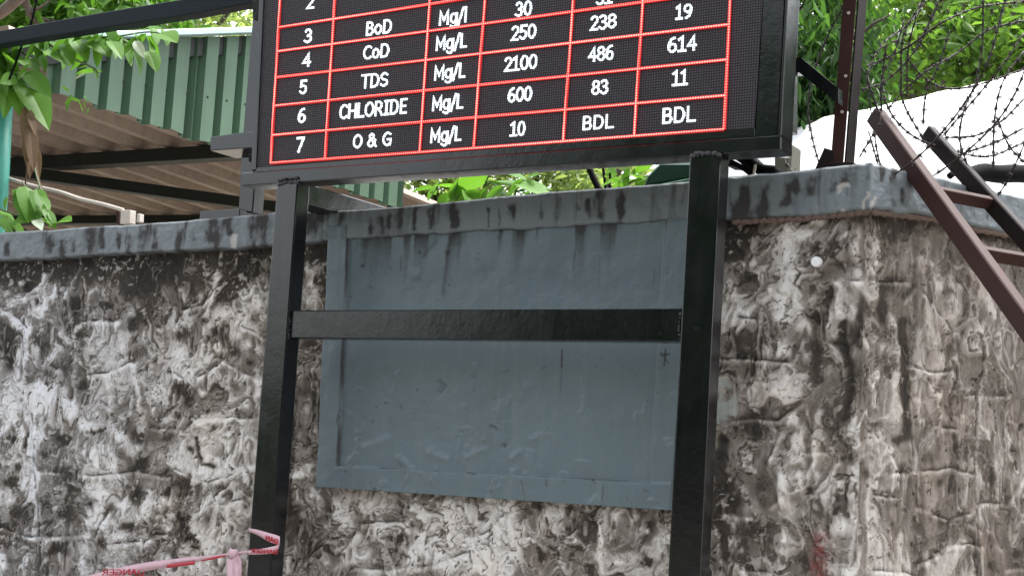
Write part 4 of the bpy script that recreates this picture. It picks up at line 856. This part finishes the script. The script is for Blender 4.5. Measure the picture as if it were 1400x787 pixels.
# ------------------------------------------------------------------ metal shed behind the wall
XS = -6.15
shed = empty('metal_shed', tuple(unx(300, 200, XS)*np.array([1, 1, 0])), 'green corrugated metal shed with brown ribbed roof underside behind the wall', 'shed')
def corrugated(name, O, dirn, L, up0, up1, nrm, pitch, depth, mat, parent, th=0.0015, prof=(0.0, 0.24, 0.33, 0.92, 1.0), topf=None, botf=None):
    """trapezoid sheeting: from O along dirn for L metres, ribs run from botf(s) to topf(s)"""
    bm = bmesh.new(); s = 0.0; pts = []
    while s < L:
        for f, hh_ in zip(prof, (0, 0, 1, 1, 0)): pts.append((s+f*pitch, hh_*depth))
        s += pitch
    prev = None
    for s, hh_ in pts:
        if s > L: break
        b = botf(s)+nrm*hh_; t = topf(s)+nrm*hh_
        vv = [bm.verts.new(b+(t-b)*k/4) for k in range(5)]
        if prev:
            for k in range(4): bm.faces.new((prev[k], vv[k], vv[k+1], prev[k+1]))
        prev = vv
    bmesh.ops.recalc_face_normals(bm, faces=bm.faces)
    ext = bmesh.ops.solidify(bm, geom=bm.faces[:], thickness=th)
    return bm_obj(name, bm, mat, parent)
Y1n = float(unx(62, 120, XS)[1]); Y2n = float(unx(543, 280, XS)[1])
bl0 = unx(65, 125, XS); bl1 = unx(541, 286, XS); tl0 = unx(62, 56, XS); tl1 = unx(541, 46, XS)
LY = Y2n-Y1n
def lerp_y(a, b, y): return a+(b-a)*((y-a[1])/(b[1]-a[1]))
nsh = 3
for k in range(nsh):                                          # three sheets, lapped
    y0 = Y1n+LY*k/nsh; L = LY/nsh
    def bf(s, y0=y0, k=k): return lerp_y(bl0, bl1, y0+s)+np.array([0.003*k, 0, 0.008*math.sin((y0+s)*19)])
    def tf(s, y0=y0, k=k): return lerp_y(tl0, tl1, y0+s)+np.array([0.003*k, 0, 0])
    corrugated('wall_sheet', None, None, L+0.001, None, None, np.array([0.05, 0, 0]), 0.165, 1.0, M_GREEN, shed, topf=tf, botf=bf)
# flashing along the top and dark gap below it
fl0, fl1 = unx(-30, 55, XS+0.08), unx(560, 35, XS+0.08)
bar('roof_flashing', fl0, fl1, 0.16, 0.035, M_TRIM, shed, (1, 0, 0), 0.004)
bar('eaves_beam', fl0+np.array([-0.07, 0, -0.085]), fl1+np.array([-0.07, 0, -0.085]), 0.05, 0.11, M_DARKST, shed, (1, 0, 0), 0.003)
# screws on the sheets
bm = bmesh.new(); bmesh.ops.create_icosphere(bm, subdivisions=1, radius=0.008); sme = bpy.data.meshes.new('screw'); bm.to_mesh(sme); bm.free(); sme.materials.append(M_DARKST)
for k in range(16):
    y = Y1n+0.08+k*0.1650+0.08; p = lerp_y(bl0, bl1, y); q = lerp_y(tl0, tl1, y); c = p+(q-p)*0.42+np.array([0.055, 0, 0])
    o = link('screw', sme, None, shed); o.location = Vector(c)
# roof underside (single pitch, falling away behind)
fall = 0.30
ro = unx(66, 66, XS-0.06); _re = unx(590, 279, XS-0.06); rdir = (_re-ro)/np.linalg.norm(_re-ro); RLEN = np.linalg.norm(_re-ro)+0.8
rn = np.array([0, -rdir[2], rdir[1]]); ro = ro-rdir*0.2; RLEN += 0.2
for k in range(9):                                            # roof sheets side by side, the ribs run down the slope
    x_hi = XS-0.06-k*0.84; wd = 0.93
    def bf(s, x=x_hi, k=k): return np.array([x-s, ro[1], ro[2]+0.003*(k % 2)])
    def tf(s, x=x_hi, k=k): return np.array([x-s, ro[1], ro[2]+0.003*(k % 2)])+rdir*RLEN
    corrugated('roof_sheet', None, None, wd, None, None, rn*0.07, 0.28, 1.0, M_BROWN, shed, topf=tf, botf=bf)
rpl = lambda u, v, d=0.0: unp(u, v, ro-rn*d, rn)
a, b = rpl(20, 226, 0.06), rpl(345, 207, 0.06); bar('purlin', a+(a-b)*0.3, b+(b-a)*0.12, 0.09, 0.10, M_DARKST, shed, tuple(rn), 0.003)
a, b = rpl(20, 222, 0.12), rpl(345, 207, 0.12)
a, b = rpl(45, 238, 0.16), rpl(385, 285, 0.16); bar('tie_beam', a+(a-b)*0.15, b+(b-a)*0.5, 0.08, 0.085, M_DARKST, shed, tuple(rn), 0.003)
a, b = rpl(-20, 302, 0.05), rpl(360, 300, 0.05); bar('purlin', a, b, 0.07, 0.09, M_DARKST, shed, tuple(rn), 0.003)
# shed posts to the ground
for (u, v) in [(-90, 200), (541, 270)]:
    p = unx(u, v, XS-0.06); box('shed_post', p[0]-0.04, p[0]+0.04, p[1]-0.04, p[1]+0.04, 0, p[2]+0.3, M_DARKST, shed)
for k in range(2):
    box('shed_post', XS-5.0, XS-4.92, 0.8+3.0*k, 0.88+3.0*k, 0, 3.6-0.9*k, M_DARKST, shed)
# barge board along the far right edge
a, b = rpl(541, 240, 0.0), rpl(590, 279, 0.0)

# white painted conduit and stub posts on the wall top
cd = empty('conduit', tuple(un(165, 295, 0.35)), 'thin flaking white conduit sloping down to two short stubs on the wall', 'pipe')
bm = bmesh.new(); tube_bm(bm, smooth_path([un(u, v, 0.34) for u, v in [(-20,234),(5,242),(45,254),(80,262),(110,272),(140,279),(168,287)]], 5), 0.011, 6); bm_obj('pipe_run', bm, M_PVC, cd, True)
slab('stub_post', [(164,306),(177,305),(178,287),(165,287)], 0.33, 0.04, M_PVC, cd, 0.002)
slab('stub_post', [(159,306),(163,306),(163,288),(159,288)], 0.36, 0.04, M_RUST, cd, 0.002)
slab('stub_post', [(186,304),(190.5,303),(191,292),(187,292)], 0.34, 0.03, M_PVC, cd, 0.002)
# teal pole at the left edge
p0 = un(3, 262, 0.3); p1 = un(8, 150, 0.3)
tpn = empty('teal_pole', (p0[0], 0.3, 0), 'teal painted metal pole at the far left edge behind the wall', 'pole')
bm = bmesh.new(); tube_bm(bm, [np.array([p0[0]-0.02, 0.3, 0]), p0+np.array([-0.02, 0, 0]), p1+np.array([-0.02, 0, 0.05])], 0.045, 12); bm_obj('pole_tube', bm, M_TEAL, tpn, True)
bm = bmesh.new(); tube_bm(bm, [p1+np.array([-0.02, 0, 0.05]), p1+np.array([-0.02, 0, 0.075])], 0.055, 12); bm_obj('pole_cap', bm, M_TEAL, tpn, True)

# ------------------------------------------------------------------ white sheeted roof on the right
wr = empty('white_shed', (2.2, 4.0, 0), 'low shed with bright white sheeted roof behind the wall at the right', 'shed')
rd = [un(985, 205, 5.0), un(1035, 190, 5.0), un(1085, 175, 5.0), un(1140, 158, 4.9), un(1200, 143, 4.8), un(1260, 129, 4.7), un(1330, 113, 4.5), un(1400, 97, 4.4), un(1500, 73, 4.3), un(1620, 44, 4.2)]
n = 70; m_ = 26
rdp = smooth_path(rd, 9); n = len(rdp); Pm = np.zeros((m_, n, 3))
for j, p in enumerate(rdp):
    for i in range(m_):
        t = i/(m_-1); sag = -0.10*math.sin(t*math.pi)
        Pm[i, j] = p+np.array([0.15*t, -2.3*t, -2.3*t+sag*0.6])
S1 = np.arange(n)[None, :]*0.07; T1 = np.arange(m_)[:, None]*0.12
wr_h = -0.02+0.025*fbm(S1*2.2+T1*0.6, T1*1.1, 4, 200)+0.05*ridged(S1*1.4, T1*0.7, 2, 201)*np.exp(-T1*1.2)
Pm[..., 2] += wr_h*(0.45+0.55*sstep(0, 0.5, T1))
grid_mesh('roof_sheeting', Pm[::-1], M_TARP, wr, None, (0, 0.0, -0.02))
for q in (Pm[0, 4], Pm[0, -6], Pm[-1, 4], Pm[-1, -6]): box('shed_post', q[0]-0.05, q[0]+0.05, q[1]-0.02, q[1]+0.08, 0, q[2]-0.06, M_CONC, wr)

# ------------------------------------------------------------------ things glimpsed under the board
# grey concrete pole and bent rubber strips behind the right post
gp = empty('concrete_pole', tuple(un(1070, 235, 0.9)*np.array([1, 1, 0])), 'mossy grey concrete pole behind the right post below the board', 'pole')
a = un(1065, 236, 0.9); b = un(1067, 200, 0.9); bm = bmesh.new(); M_MOSS = mat_plain('mossy_concrete', (0.10, 0.10, 0.075), 0.9)
slab('pole_shaft', [(1058,240),(1080,238),(1082,195),(1058,197)], 0.9, 0.12, M_MOSS, gp, 0.01)
rb = empty('rubber_strips', tuple(un(1030, 238, 0.25)), 'bent black rubber strips lying on the wall top below the board', 'rubber strips')
for seq, w_ in [([(998,225),(1008,226),(1022,233),(1032,241)], 0.02), ([(1008,212),(1022,222),(1034,234),(1052,238)], 0.035), ([(1022,212),(1032,222),(1046,233),(1066,236)], 0.03)]:
    bm = bmesh.new(); P_ = smooth_path([un(u, v, 0.18) for u, v in seq], 6); rr = []
    for p in P_: rr.append([bm.verts.new(p+np.array(o)) for o in ((0, -0.05, w_*0.5), (0, 0.05, w_*0.5), (0, 0.05, -w_*0.5), (0, -0.05, -w_*0.5))])
    for r0, r1 in zip(rr, rr[1:]):
        for k in range(4): bm.faces.new((r0[k], r0[(k+1) % 4], r1[(k+1) % 4], r1[k]))
    bm.faces.new(rr[0]); bm.faces.new(rr[-1][::-1]); bmesh.ops.recalc_face_normals(bm, faces=bm.faces); bm_obj('strip', bm, M_CABLE, rb, True)
wc = empty('white_clamp', tuple(un(1030, 240, 0.1)), 'small white plastic clamp on the wall top beside the right post', 'clamp')
slab('clamp_body', [(1025,242),(1035,241),(1034,237),(1027,238)], 0.10, 0.03, M_PLASTIC, wc, 0.003)
bmx = bmesh.new(); c = un(1031, 236.5, 0.11); tube_bm(bmx, [c, c+np.array([0.004, 0, 0.03])], 0.005, 6); bm_obj('clamp_bolt', bmx, M_PVC, wc)
cb = empty('hanging_cables', tuple(un(820, 255, 1.0)), 'thin dark cables slanting down to the wall behind the board', 'cable')
for seq, r_ in [([(800,215),(808,236),(818,257),(824,262)], 0.014), ([(822,215),(826,240),(828,260)], 0.006), ([(832,215),(834,240),(833,258)], 0.005)]:
    bm = bmesh.new(); tube_bm(bm, smooth_path([un(u, v, 0.9) for u, v in seq], 4), r_, 6); bm_obj('cable_run', bm, M_CABLE, cb, True)
bc_ = empty('green_bin', tuple(un(915, 240, 0.5)), 'dark green plastic lid just showing over the wall beside the right post', 'bin')
slab('bin_lid', [(878,256),(950,243),(950,222),(902,222),(884,240)], 0.6, 0.3, mat_plain('dark_green_plastic', (0.012, 0.05, 0.03), 0.4), bc_, 0.01)
slab('bin_rim', [(876,262),(950,248),(950,242),(878,256)], 0.56, 0.35, mat_plain('green_rim', (0.03, 0.10, 0.06), 0.4), bc_, 0.004)

# ------------------------------------------------------------------ foliage
def leaf_mesh(name, L, W, droop=0.15, fold=0.25, n=5):
    bm = bmesh.new(); mid = []; lf = []; rt_ = []
    for i in range(n+1):
        t = i/n; wdt = W*0.5*(math.sin(math.pi*min(1, t**0.75))**0.8)*(1 if t < 0.999 else 0)
        z = -droop*L*t*t; y = L*t
        mid.append(bm.verts.new((0, y, z)))
        if 0 < i < n:
            lf.append(bm.verts.new((-wdt, y, z+fold*wdt))); rt_.append(bm.verts.new((wdt, y, z+fold*wdt)))
    for side in (lf, rt_):
        bm.faces.new((mid[0], mid[1], side[0])); bm.faces.new((mid[-1], side[-1], mid[-2]))
        for i in range(len(side)-1): bm.faces.new((mid[i+1], mid[i+2], side[i+1], side[i]))
    me = bpy.data.meshes.new(name); bm.normal_update(); bm.to_mesh(me); bm.free(); return me
def crown(name, blobs, nleaf, L, W, mat, parent, rnd, hang=0.5, gap=0.0, gs=0.9):
    """thousands of folded leaf blades in clumps through ellipsoids; blobs: (centre, radii, weight)"""
    wts = np.array([b[2] for b in blobs], float); wts /= wts.sum(); rng = np.random.RandomState(rnd)
    pos = []
    per = 9
    ncl = nleaf//per
    while len(pos) < ncl:
        b = blobs[rng.choice(len(blobs), p=wts)]; d = rng.randn(3); d /= np.linalg.norm(d); r = rng.uniform(0.25, 1)**0.5
        p = np.array(b[0])+d*r*np.array(b[1])
        if mnoise.noise(Vector(p*gs)) < gap-0.35+0.2*rng.rand(): continue
        pos.append(p)
    pos = np.array(pos); N = ncl*per
    C = np.repeat(pos, per, 0)+rng.randn(N, 3)*L*0.75
    ax = rng.randn(N, 3); ax[:, 2] = ax[:, 2]*0.6-hang*1.6; ax /= np.linalg.norm(ax, axis=1)[:, None]
    sd_ = np.cross(ax, rng.randn(N, 3)+np.array([0, 0, 1.2])); sd_ /= np.linalg.norm(sd_, axis=1)[:, None]
    nm = np.cross(sd_, ax); sc = rng.uniform(0.6, 1.25, N)[:, None]
    T = [(0, 0, 0), (0.45, 0.35, 0.10), (0, 0.40, 0), (-0.45, 0.35, 0.10), (0.30, 0.75, 0.02), (0, 0.80, -0.06), (-0.30, 0.75, 0.02), (0, 1, -0.12)]
    V = np.zeros((N, 8, 3))
    for k, (x, y, z) in enumerate(T): V[:, k] = C+sc*(sd_*x*W+ax*y*L+nm*z*L)
    F = np.array([(0, 1, 2), (0, 2, 3), (1, 4, 5), (1, 5, 2), (2, 5, 6), (2, 6, 3), (4, 7, 5), (5, 7, 6)])
    FF_ = (F[None]+np.arange(N)[:, None, None]*8).reshape(-1)
    me = bpy.data.meshes.new(name); me.vertices.add(N*8); me.vertices.foreach_set('co', V.astype(np.float32).ravel())
    nf = N*8; me.loops.add(nf*3); me.loops.foreach_set('vertex_index', FF_.astype(np.int32)); me.polygons.add(nf); me.polygons.foreach_set('loop_start', np.arange(0, nf*3, 3, dtype=np.int32)); me.update(calc_edges=True)
    o = link(name, me, mat, parent); o['kind'] = 'stuff'; return o
def limb(bm, a, b, r, rng, depth=0):
    a = np.array(a, float); b = np.array(b, float); pts = [a+(b-a)*t+rng.randn(3)*np.linalg.norm(b-a)*0.04*(t > 0) for t in np.linspace(0, 1, 5)]
    tube_bm(bm, pts, r, 7, 0.5)
    if depth > 0:
        for k in range(3):
            s = pts[rng.randint(2, 5)]; d = rng.randn(3)*0.5+(b-a)/np.linalg.norm(b-a); d[2] = abs(d[2])*0.7
            limb(bm, s, s+d*np.linalg.norm(b-a)*0.45, r*0.45, rng, depth-1)
def tree(label, base, blobs, nleaf, L, W, mat, seed, hang=0.5, gap=0.0, tr_=0.16, gs=0.9, cat='tree', name='tree'):
    mc = np.mean([b[0] for b in blobs], 0); base = (mc[0], mc[1], 0)
    t = empty(name, tuple(base), label, cat); rng = np.random.RandomState(seed)
    bm = bmesh.new(); top = np.mean([b[0] for b in blobs], 0); fork = np.array(base)+np.array([0, 0, max(1.0, (top[2]-base[2])*0.55)])
    tube_bm(bm, [np.array(base)+(fork-np.array(base))*k/5+rng.randn(3)*0.04*(k > 0) for k in range(6)], tr_, 10, 0.35); bm_obj('trunk', bm, M_BARK, t, True)
    for b in blobs:
        bm = bmesh.new(); limb(bm, fork, b[0], tr_*0.45, rng, 2); bm_obj('limb', bm, M_BARK, t, True)
    crown('crown', blobs, nleaf, L, W, mat, t, seed, hang, gap, gs); return t
U = un
def B(u, v, Y, rx, ry, rz, w_=1): return (U(u, v, Y), (rx, ry, rz), w_)
tree('dark drooping-leaved tree hanging behind the right end of the board', (0.7, 5.8, 0), [B(1075,50,5.6,.62,.8,1.0,1.3), B(1125,130,5.6,.3,.5,.4,.6), B(1090,175,5.4,.25,.4,.3,.4)], 9000, 0.17, 0.042, M_LEAF_DARK, 21, 1.0, -0.05)
tree('pale green airy tree filling the sky above the barbed wire', (4.6, 10.5, 0), [B(1262,0,10,.75,1.2,.55,.8), B(1178,110,10.4,.35,.7,.5,.4), B(1172,20,10.4,.3,.7,.5,.3), B(1320,60,9.5,1.15,1.4,1.1,1.4), B(1390,40,9.5,1.6,1.4,1.3,1.5), B(1340,110,9,1.2,1,.6,1), B(1460,60,9.5,1.5,1.4,1.5,1)], 13500, 0.13, 0.052, M_LEAF_LIGHT, 22, 0.3, 0.27, gs=1.5)
tree('mid green leafy tree low behind the barbed wire coil', (3.2, 8.6, 0), [B(1340,90,8,1.0,.9,.45,1), B(1400,40,8.2,.9,.8,.7,.9), B(1290,20,8.5,.7,.8,.5,.6)], 3200, 0.15, 0.06, M_LEAF_MID, 23, 0.3, 0.16, gs=1.5)
tree('light green garden tree seen through the gap below the board', (-3.0, 10.5, 0), [B(620,235,9.5,1.6,1,1.0,1.2), B(720,230,9.8,1.5,1,1.0,1), B(860,220,9.5,1.4,1,.9,1), B(560,215,10,1.0,1,1,.7), B(780,190,10,1.6,1,.8,.8)], 9000, 0.15, 0.065, M_LEAF_LIGHT, 24, 0.2, 0.27, gs=1.6)
tree('tall fine-leaved tree rising behind the shed roof', (-12.0, 9.5, 0), [B(40,20,8.5,1.3,1,1.0,1), B(120,25,9,1.4,1.1,.8,1), B(250,30,9.5,1.6,1.2,.7,1), B(310,15,9,1.2,1,.8,.9), B(-40,20,8.5,1.2,1,1.2,.8), B(190,-30,9.5,1.8,1.2,.8,.7)], 8500, 0.15, 0.065, M_LEAF_LIGHT, 25, 0.2, 0.29, gs=1.5)
tree('bushy yellow-green tree rising at the left behind the shed', (-10.5, 5.0, 0), [B(60,25,4.2,1.0,.8,.55,1), B(-10,40,4.2,.6,.6,.6,.8), B(130,30,4.6,.9,.6,.35,.7)], 2600, 0.18, 0.09, M_LEAF_NEAR, 26, 0.35, 0.12)
# trees across the road: seen only mirrored in the gloss paint, and shading the wall as the place does
for i, (x, y, hgt) in enumerate([(-10.6, -18.5, 9.5), (-5.0, -17.5, 10.5), (1.5, -18.5, 9.5), (8.5, -18.5, 9)]):
    tree(['broad tree across the road, westmost of the four', 'broad tree across the road, second from the west', 'broad tree across the road, third from the west', 'broad tree across the road, eastmost of the four'][i], (x, y, 0), [((x, y, hgt*0.66), (3.4, 2.2, 3.2), 1), ((x+1.5, y, hgt*0.36), (3, 1.5, 2.6), .7), ((x-1.5, y+.5, hgt*0.36), (3, 1.5, 2.6), .7)], 11000, 0.5, 0.28, M_LEAF_DARK, 60+i, 0.3, -0.1)

tree('round-crowned tree beyond the right end of the wall, nearer of two', (0, 0, 0), [((2.2, 9.0, 4.2), (1.8, 1.6, 2.2), 1), ((2.8, 8.4, 2.4), (1.5, 1.4, 1.6), .7)], 6000, 0.3, 0.13, M_LEAF_DARK, 71, 0.4, -0.1)
tree('round-crowned tree beyond the right end of the wall, farther of two', (0, 0, 0), [((6.5, 9.5, 4.6), (2.2, 1.8, 2.6), 1), ((5.2, 9.5, 3.0), (1.6, 1.4, 1.8), .7)], 6000, 0.3, 0.13, M_LEAF_DARK, 72, 0.4, -0.1)
tree('low dense hedge across the road at the far left', (0, 0, 0), [((-18.5, -18, 1.6), (3.2, 1.2, 1.5), 1), ((-24, -17.5, 1.7), (3.2, 1.2, 1.6), 1), ((-30, -17, 1.8), (3.4, 1.2, 1.7), 1)], 9000, 0.34, 0.2, M_LEAF_DARK, 81, 0.2, -0.2, cat='hedge', name='hedge', tr_=0.06)
# foreground vine over the wall at the left, each blade its own part
def orient(o, base, tip, roll=0.0, L=1.0):
    d = Vector(tip)-Vector(base); q = d.to_track_quat('Y', 'Z') @ __import__('mathutils').Euler((0, roll, 0)).to_quaternion()
    return Matrix.Translation(Vector(base)) @ q.to_matrix().to_4x4() @ Matrix.Scale(d.length/L, 4)
LM = {'wide': leaf_mesh('leaf_wide', 1, 0.62, 0.18, 0.18, 7), 'mid': leaf_mesh('leaf_mid_blade', 1, 0.40, 0.2, 0.22, 7), 'thin': leaf_mesh('leaf_narrow', 1, 0.26, 0.2, 0.25, 7)}
for k_, m__ in LM.items(): m__.materials.append(M_LEAF_NEAR)
LMP = LM['mid'].copy(); LMP.materials.clear(); LMP.materials.append(M_LEAF_PALE); LM['pale'] = LMP
LMD = LM['thin'].copy(); LMD.materials.clear(); LMD.materials.append(M_DRY); LM['dry'] = LMD
rl = random.Random(5)
def put_leaf(par, kind, b, t, roll):
    o = bpy.data.objects.new('leaf', LM[kind]); COL.objects.link(o); o.parent = par
    o.matrix_world = orient(o, b, t, roll); o.matrix_parent_inverse = Matrix.Translation(-Vector(par.location)); o.matrix_basis = orient(o, b, t, roll)
    return o
def plant(name, label, cat, stems, leaves, Y0, rand=None, seed=1, smat=None):
    st0 = stems[0][0]; t = empty(name, tuple(un(st0[0], st0[1], st0[2])), label, cat)
    for s in stems:
        bm = bmesh.new(); tube_bm(bm, smooth_path([un(*q) for q in s], 5), 0.007, 5, 0.5); bm_obj('stem', bm, smat or M_STEM, t, True)
    for kind, u0, v0, u1, v1, roll in leaves:
        y0 = Y0+rl.uniform(-.06, .06); put_leaf(t, kind, un(u0, v0, y0), un(u1, v1, y0-rl.uniform(0.0, 0.06)), roll)
    if rand:
        for (n_, path, lmin, lmax, kinds, dsp) in rand:
            P_ = smooth_path([un(*q) for q in path], 12)
            for i in range(n_):
                b = P_[rl.randrange(len(P_))]+np.array([rl.gauss(0, dsp), rl.gauss(0, dsp), rl.gauss(0, dsp*.7)]); d = np.array([rl.gauss(0, 1), rl.gauss(-0.3, .7), rl.gauss(-0.7, .6)]); d /= np.linalg.norm(d)
                put_leaf(t, rl.choice(kinds), b, b+d*rl.uniform(lmin, lmax), rl.uniform(-1.2, 1.2))
    return t
plant('leafy_branch', 'bright green leafy branch arching over the wall across the green sheeting', 'plant',
  [[(-20,75,.2),(20,62,.2),(60,56,.2),(110,52,.22),(160,50,.24),(205,44,.24),(240,52,.24)],[(60,56,.2),(90,75,.2),(125,92,.18),(135,100,.18)],[(160,50,.24),(185,66,.22),(200,78,.2)],[(0,70,.2),(14,90,.2),(25,105,.2)],[(20,62,.2),(45,85,.2),(55,100,.2)]],
  [('mid',16,110,30,151,.2),('mid',28,104,68,160,.4),('mid',8,118,9,156,-.2),('mid',36,98,68,124,.6),('pale',31,99,49,121,.9),('thin',140,98,105,94,.2),('thin',128,92,134,106,.3),('thin',122,90,104,92,.3),('wide',203,70,216,94,.3),('wide',218,46,240,50,.5),('wide',222,40,232,60,-.2),
   ('mid',168,52,182,84,.2),('mid',178,60,200,96,-.3),('mid',150,56,168,72,.2),('pale',184,56,197,76,.8),('pale',117,101,101,106,.5),('mid',100,52,120,74,.3),('wide',120,50,150,68,.4),('mid',86,60,100,80,.3),('wide',60,58,90,76,.3),('mid',200,46,176,70,.2),('mid',196,40,222,34,.5),
   ('wide',130,52,112,72,-.4),('wide',0,90,18,118,.3),('mid',40,88,20,108,.2),('wide',30,80,52,92,.4),('mid',50,70,64,92,.1),('wide',-6,70,16,92,.3),('mid',150,52,142,76,0),('pale',178,78,180,90,.5)],
  0.2, [(62, [(-10,72,.2),(40,60,.2),(110,52,.22),(200,48,.24)], 0.07, 0.16, ['mid','wide','mid','thin'], 0.05), (30, [(-5,70,.2),(12,90,.2),(30,108,.2)], 0.08, 0.17, ['mid','wide'], 0.05),(10,[(90,128,.2),(125,140,.2)],0.04,0.08,['thin','mid'],0.03)])
plant('wall_top_sapling', 'small broad-leaved sapling growing over the wall top at the left', 'plant',
  [[(60,306,.12),(48,285,.12),(38,262,.12),(30,248,.12)],[(60,306,.12),(30,296,.12),(0,286,.12),(-20,278,.1)],[(70,306,.12),(62,280,.14),(50,240,.16),(44,215,.18)]],
  [('wide',22,258,14,285,.2),('wide',36,255,44,298,-.2),('wide',30,262,28,292,.4),('mid',50,258,60,285,.3),('wide',46,262,52,284,-.4),('mid',60,285,78,308,.3),('wide',78,304,94,296,.6),('thin',0,292,30,312,.2),('thin',-5,284,26,304,.1),('thin',5,300,34,310,.3),('mid',10,268,4,286,.3),('mid',66,290,74,304,.2),('thin',-8,296,20,314,.2),('mid',40,285,32,302,.2),('mid',56,268,70,282,.1),('pale',48,300,56,308,.4)],
  0.12, [(14, [(60,304,.12),(40,280,.12),(20,262,.12)], 0.05, 0.11, ['mid','wide'], 0.03)])
plant('dried_leaf_bunch', 'shrivelled brown leaf bunch hanging over the wall at the left', 'dry plant',
  [[(36,128,.22),(38,160,.22),(42,190,.22),(44,225,.22)],[(40,200,.22),(36,240,.22),(33,262,.22)],[(44,210,.2),(50,236,.2),(58,262,.2),(66,285,.2)],[(38,140,.2),(34,165,.2),(33,200,.2)]],
  [('dry',34,145,38,200,.2),('dry',42,150,44,196,.8),('dry',40,170,48,225,.2),('dry',44,185,52,232,-.4),('dry',38,180,36,226,.5),('dry',46,190,50,215,1),('dry',40,200,44,240,0),('dry',36,150,30,190,.6),('dry',48,200,53,236,.4),('dry',41,160,50,180,.2)], 0.2, None, 2, M_DRY)
# broad leaved shrub in the gap below the board
plant('broad_leaved_shrub', 'broad-leaved shrub showing just above the wall in the gap below the board', 'plant',
  [[(655,290,1.2),(660,262,1.2),(668,240,1.2)],[(640,290,1.2),(632,262,1.2)],[(700,285,1.2),(706,258,1.2),(712,245,1.2)]],
  [('wide',668,240,612,262,.3),('wide',668,246,700,274,-.3),('wide',660,262,618,280,.3),('wide',664,250,740,250,.2),('wide',650,268,612,272,.1),('wide',705,250,756,262,.4),('wide',672,236,720,236,.2),('wide',700,258,730,276,-.2),('mid',585,275,596,245,.3),('mid',618,275,622,242,.5),('wide',690,255,655,278,.3),('mid',640,262,600,246,.2),('wide',715,245,690,268,.3)],
  1.2, [(26, [(600,272,1.2),(680,262,1.2),(750,262,1.2)], 0.08, 0.16, ['wide','mid'], 0.05)])
plant('yellow_green_creeper', 'yellow-green creeper along the wall top near the thin cables', 'plant', [[(835,262,.8),(870,246,.8),(900,236,.8)]],
  [('mid',850,256,868,240,.2),('wide',860,250,880,238,.3),('wide',895,240,915,228,.3)], 0.8, [(26, [(835,256,.8),(870,244,.8),(940,234,.8)], 0.05, 0.11, ['mid','wide'], 0.05)])
# trunk corner and cables top left
lb = empty('bare_branch', tuple(un(10, 10, 1.0)), 'thick dark bare branch in the top left corner', 'branch')
bm = bmesh.new(); tube_bm(bm, smooth_path([un(u, v, 1.0) for u, v in [(-40,40),(0,18),(20,2),(60,-35)]], 5), 0.035, 8); bm_obj('branch_wood', bm, M_BARK, lb, True)
lc = empty('thin_cable', tuple(un(40, 50, 0.1)), 'thin black cable hanging down past the upper tube at the left', 'cable')
bm = bmesh.new(); tube_bm(bm, smooth_path([un(u, v, 0.1) for u, v in [(52,-20),(48,10),(40,40),(30,62),(22,85),(12,110)]], 5), 0.006, 6); bm_obj('cable_run', bm, M_CABLE, lc, True)
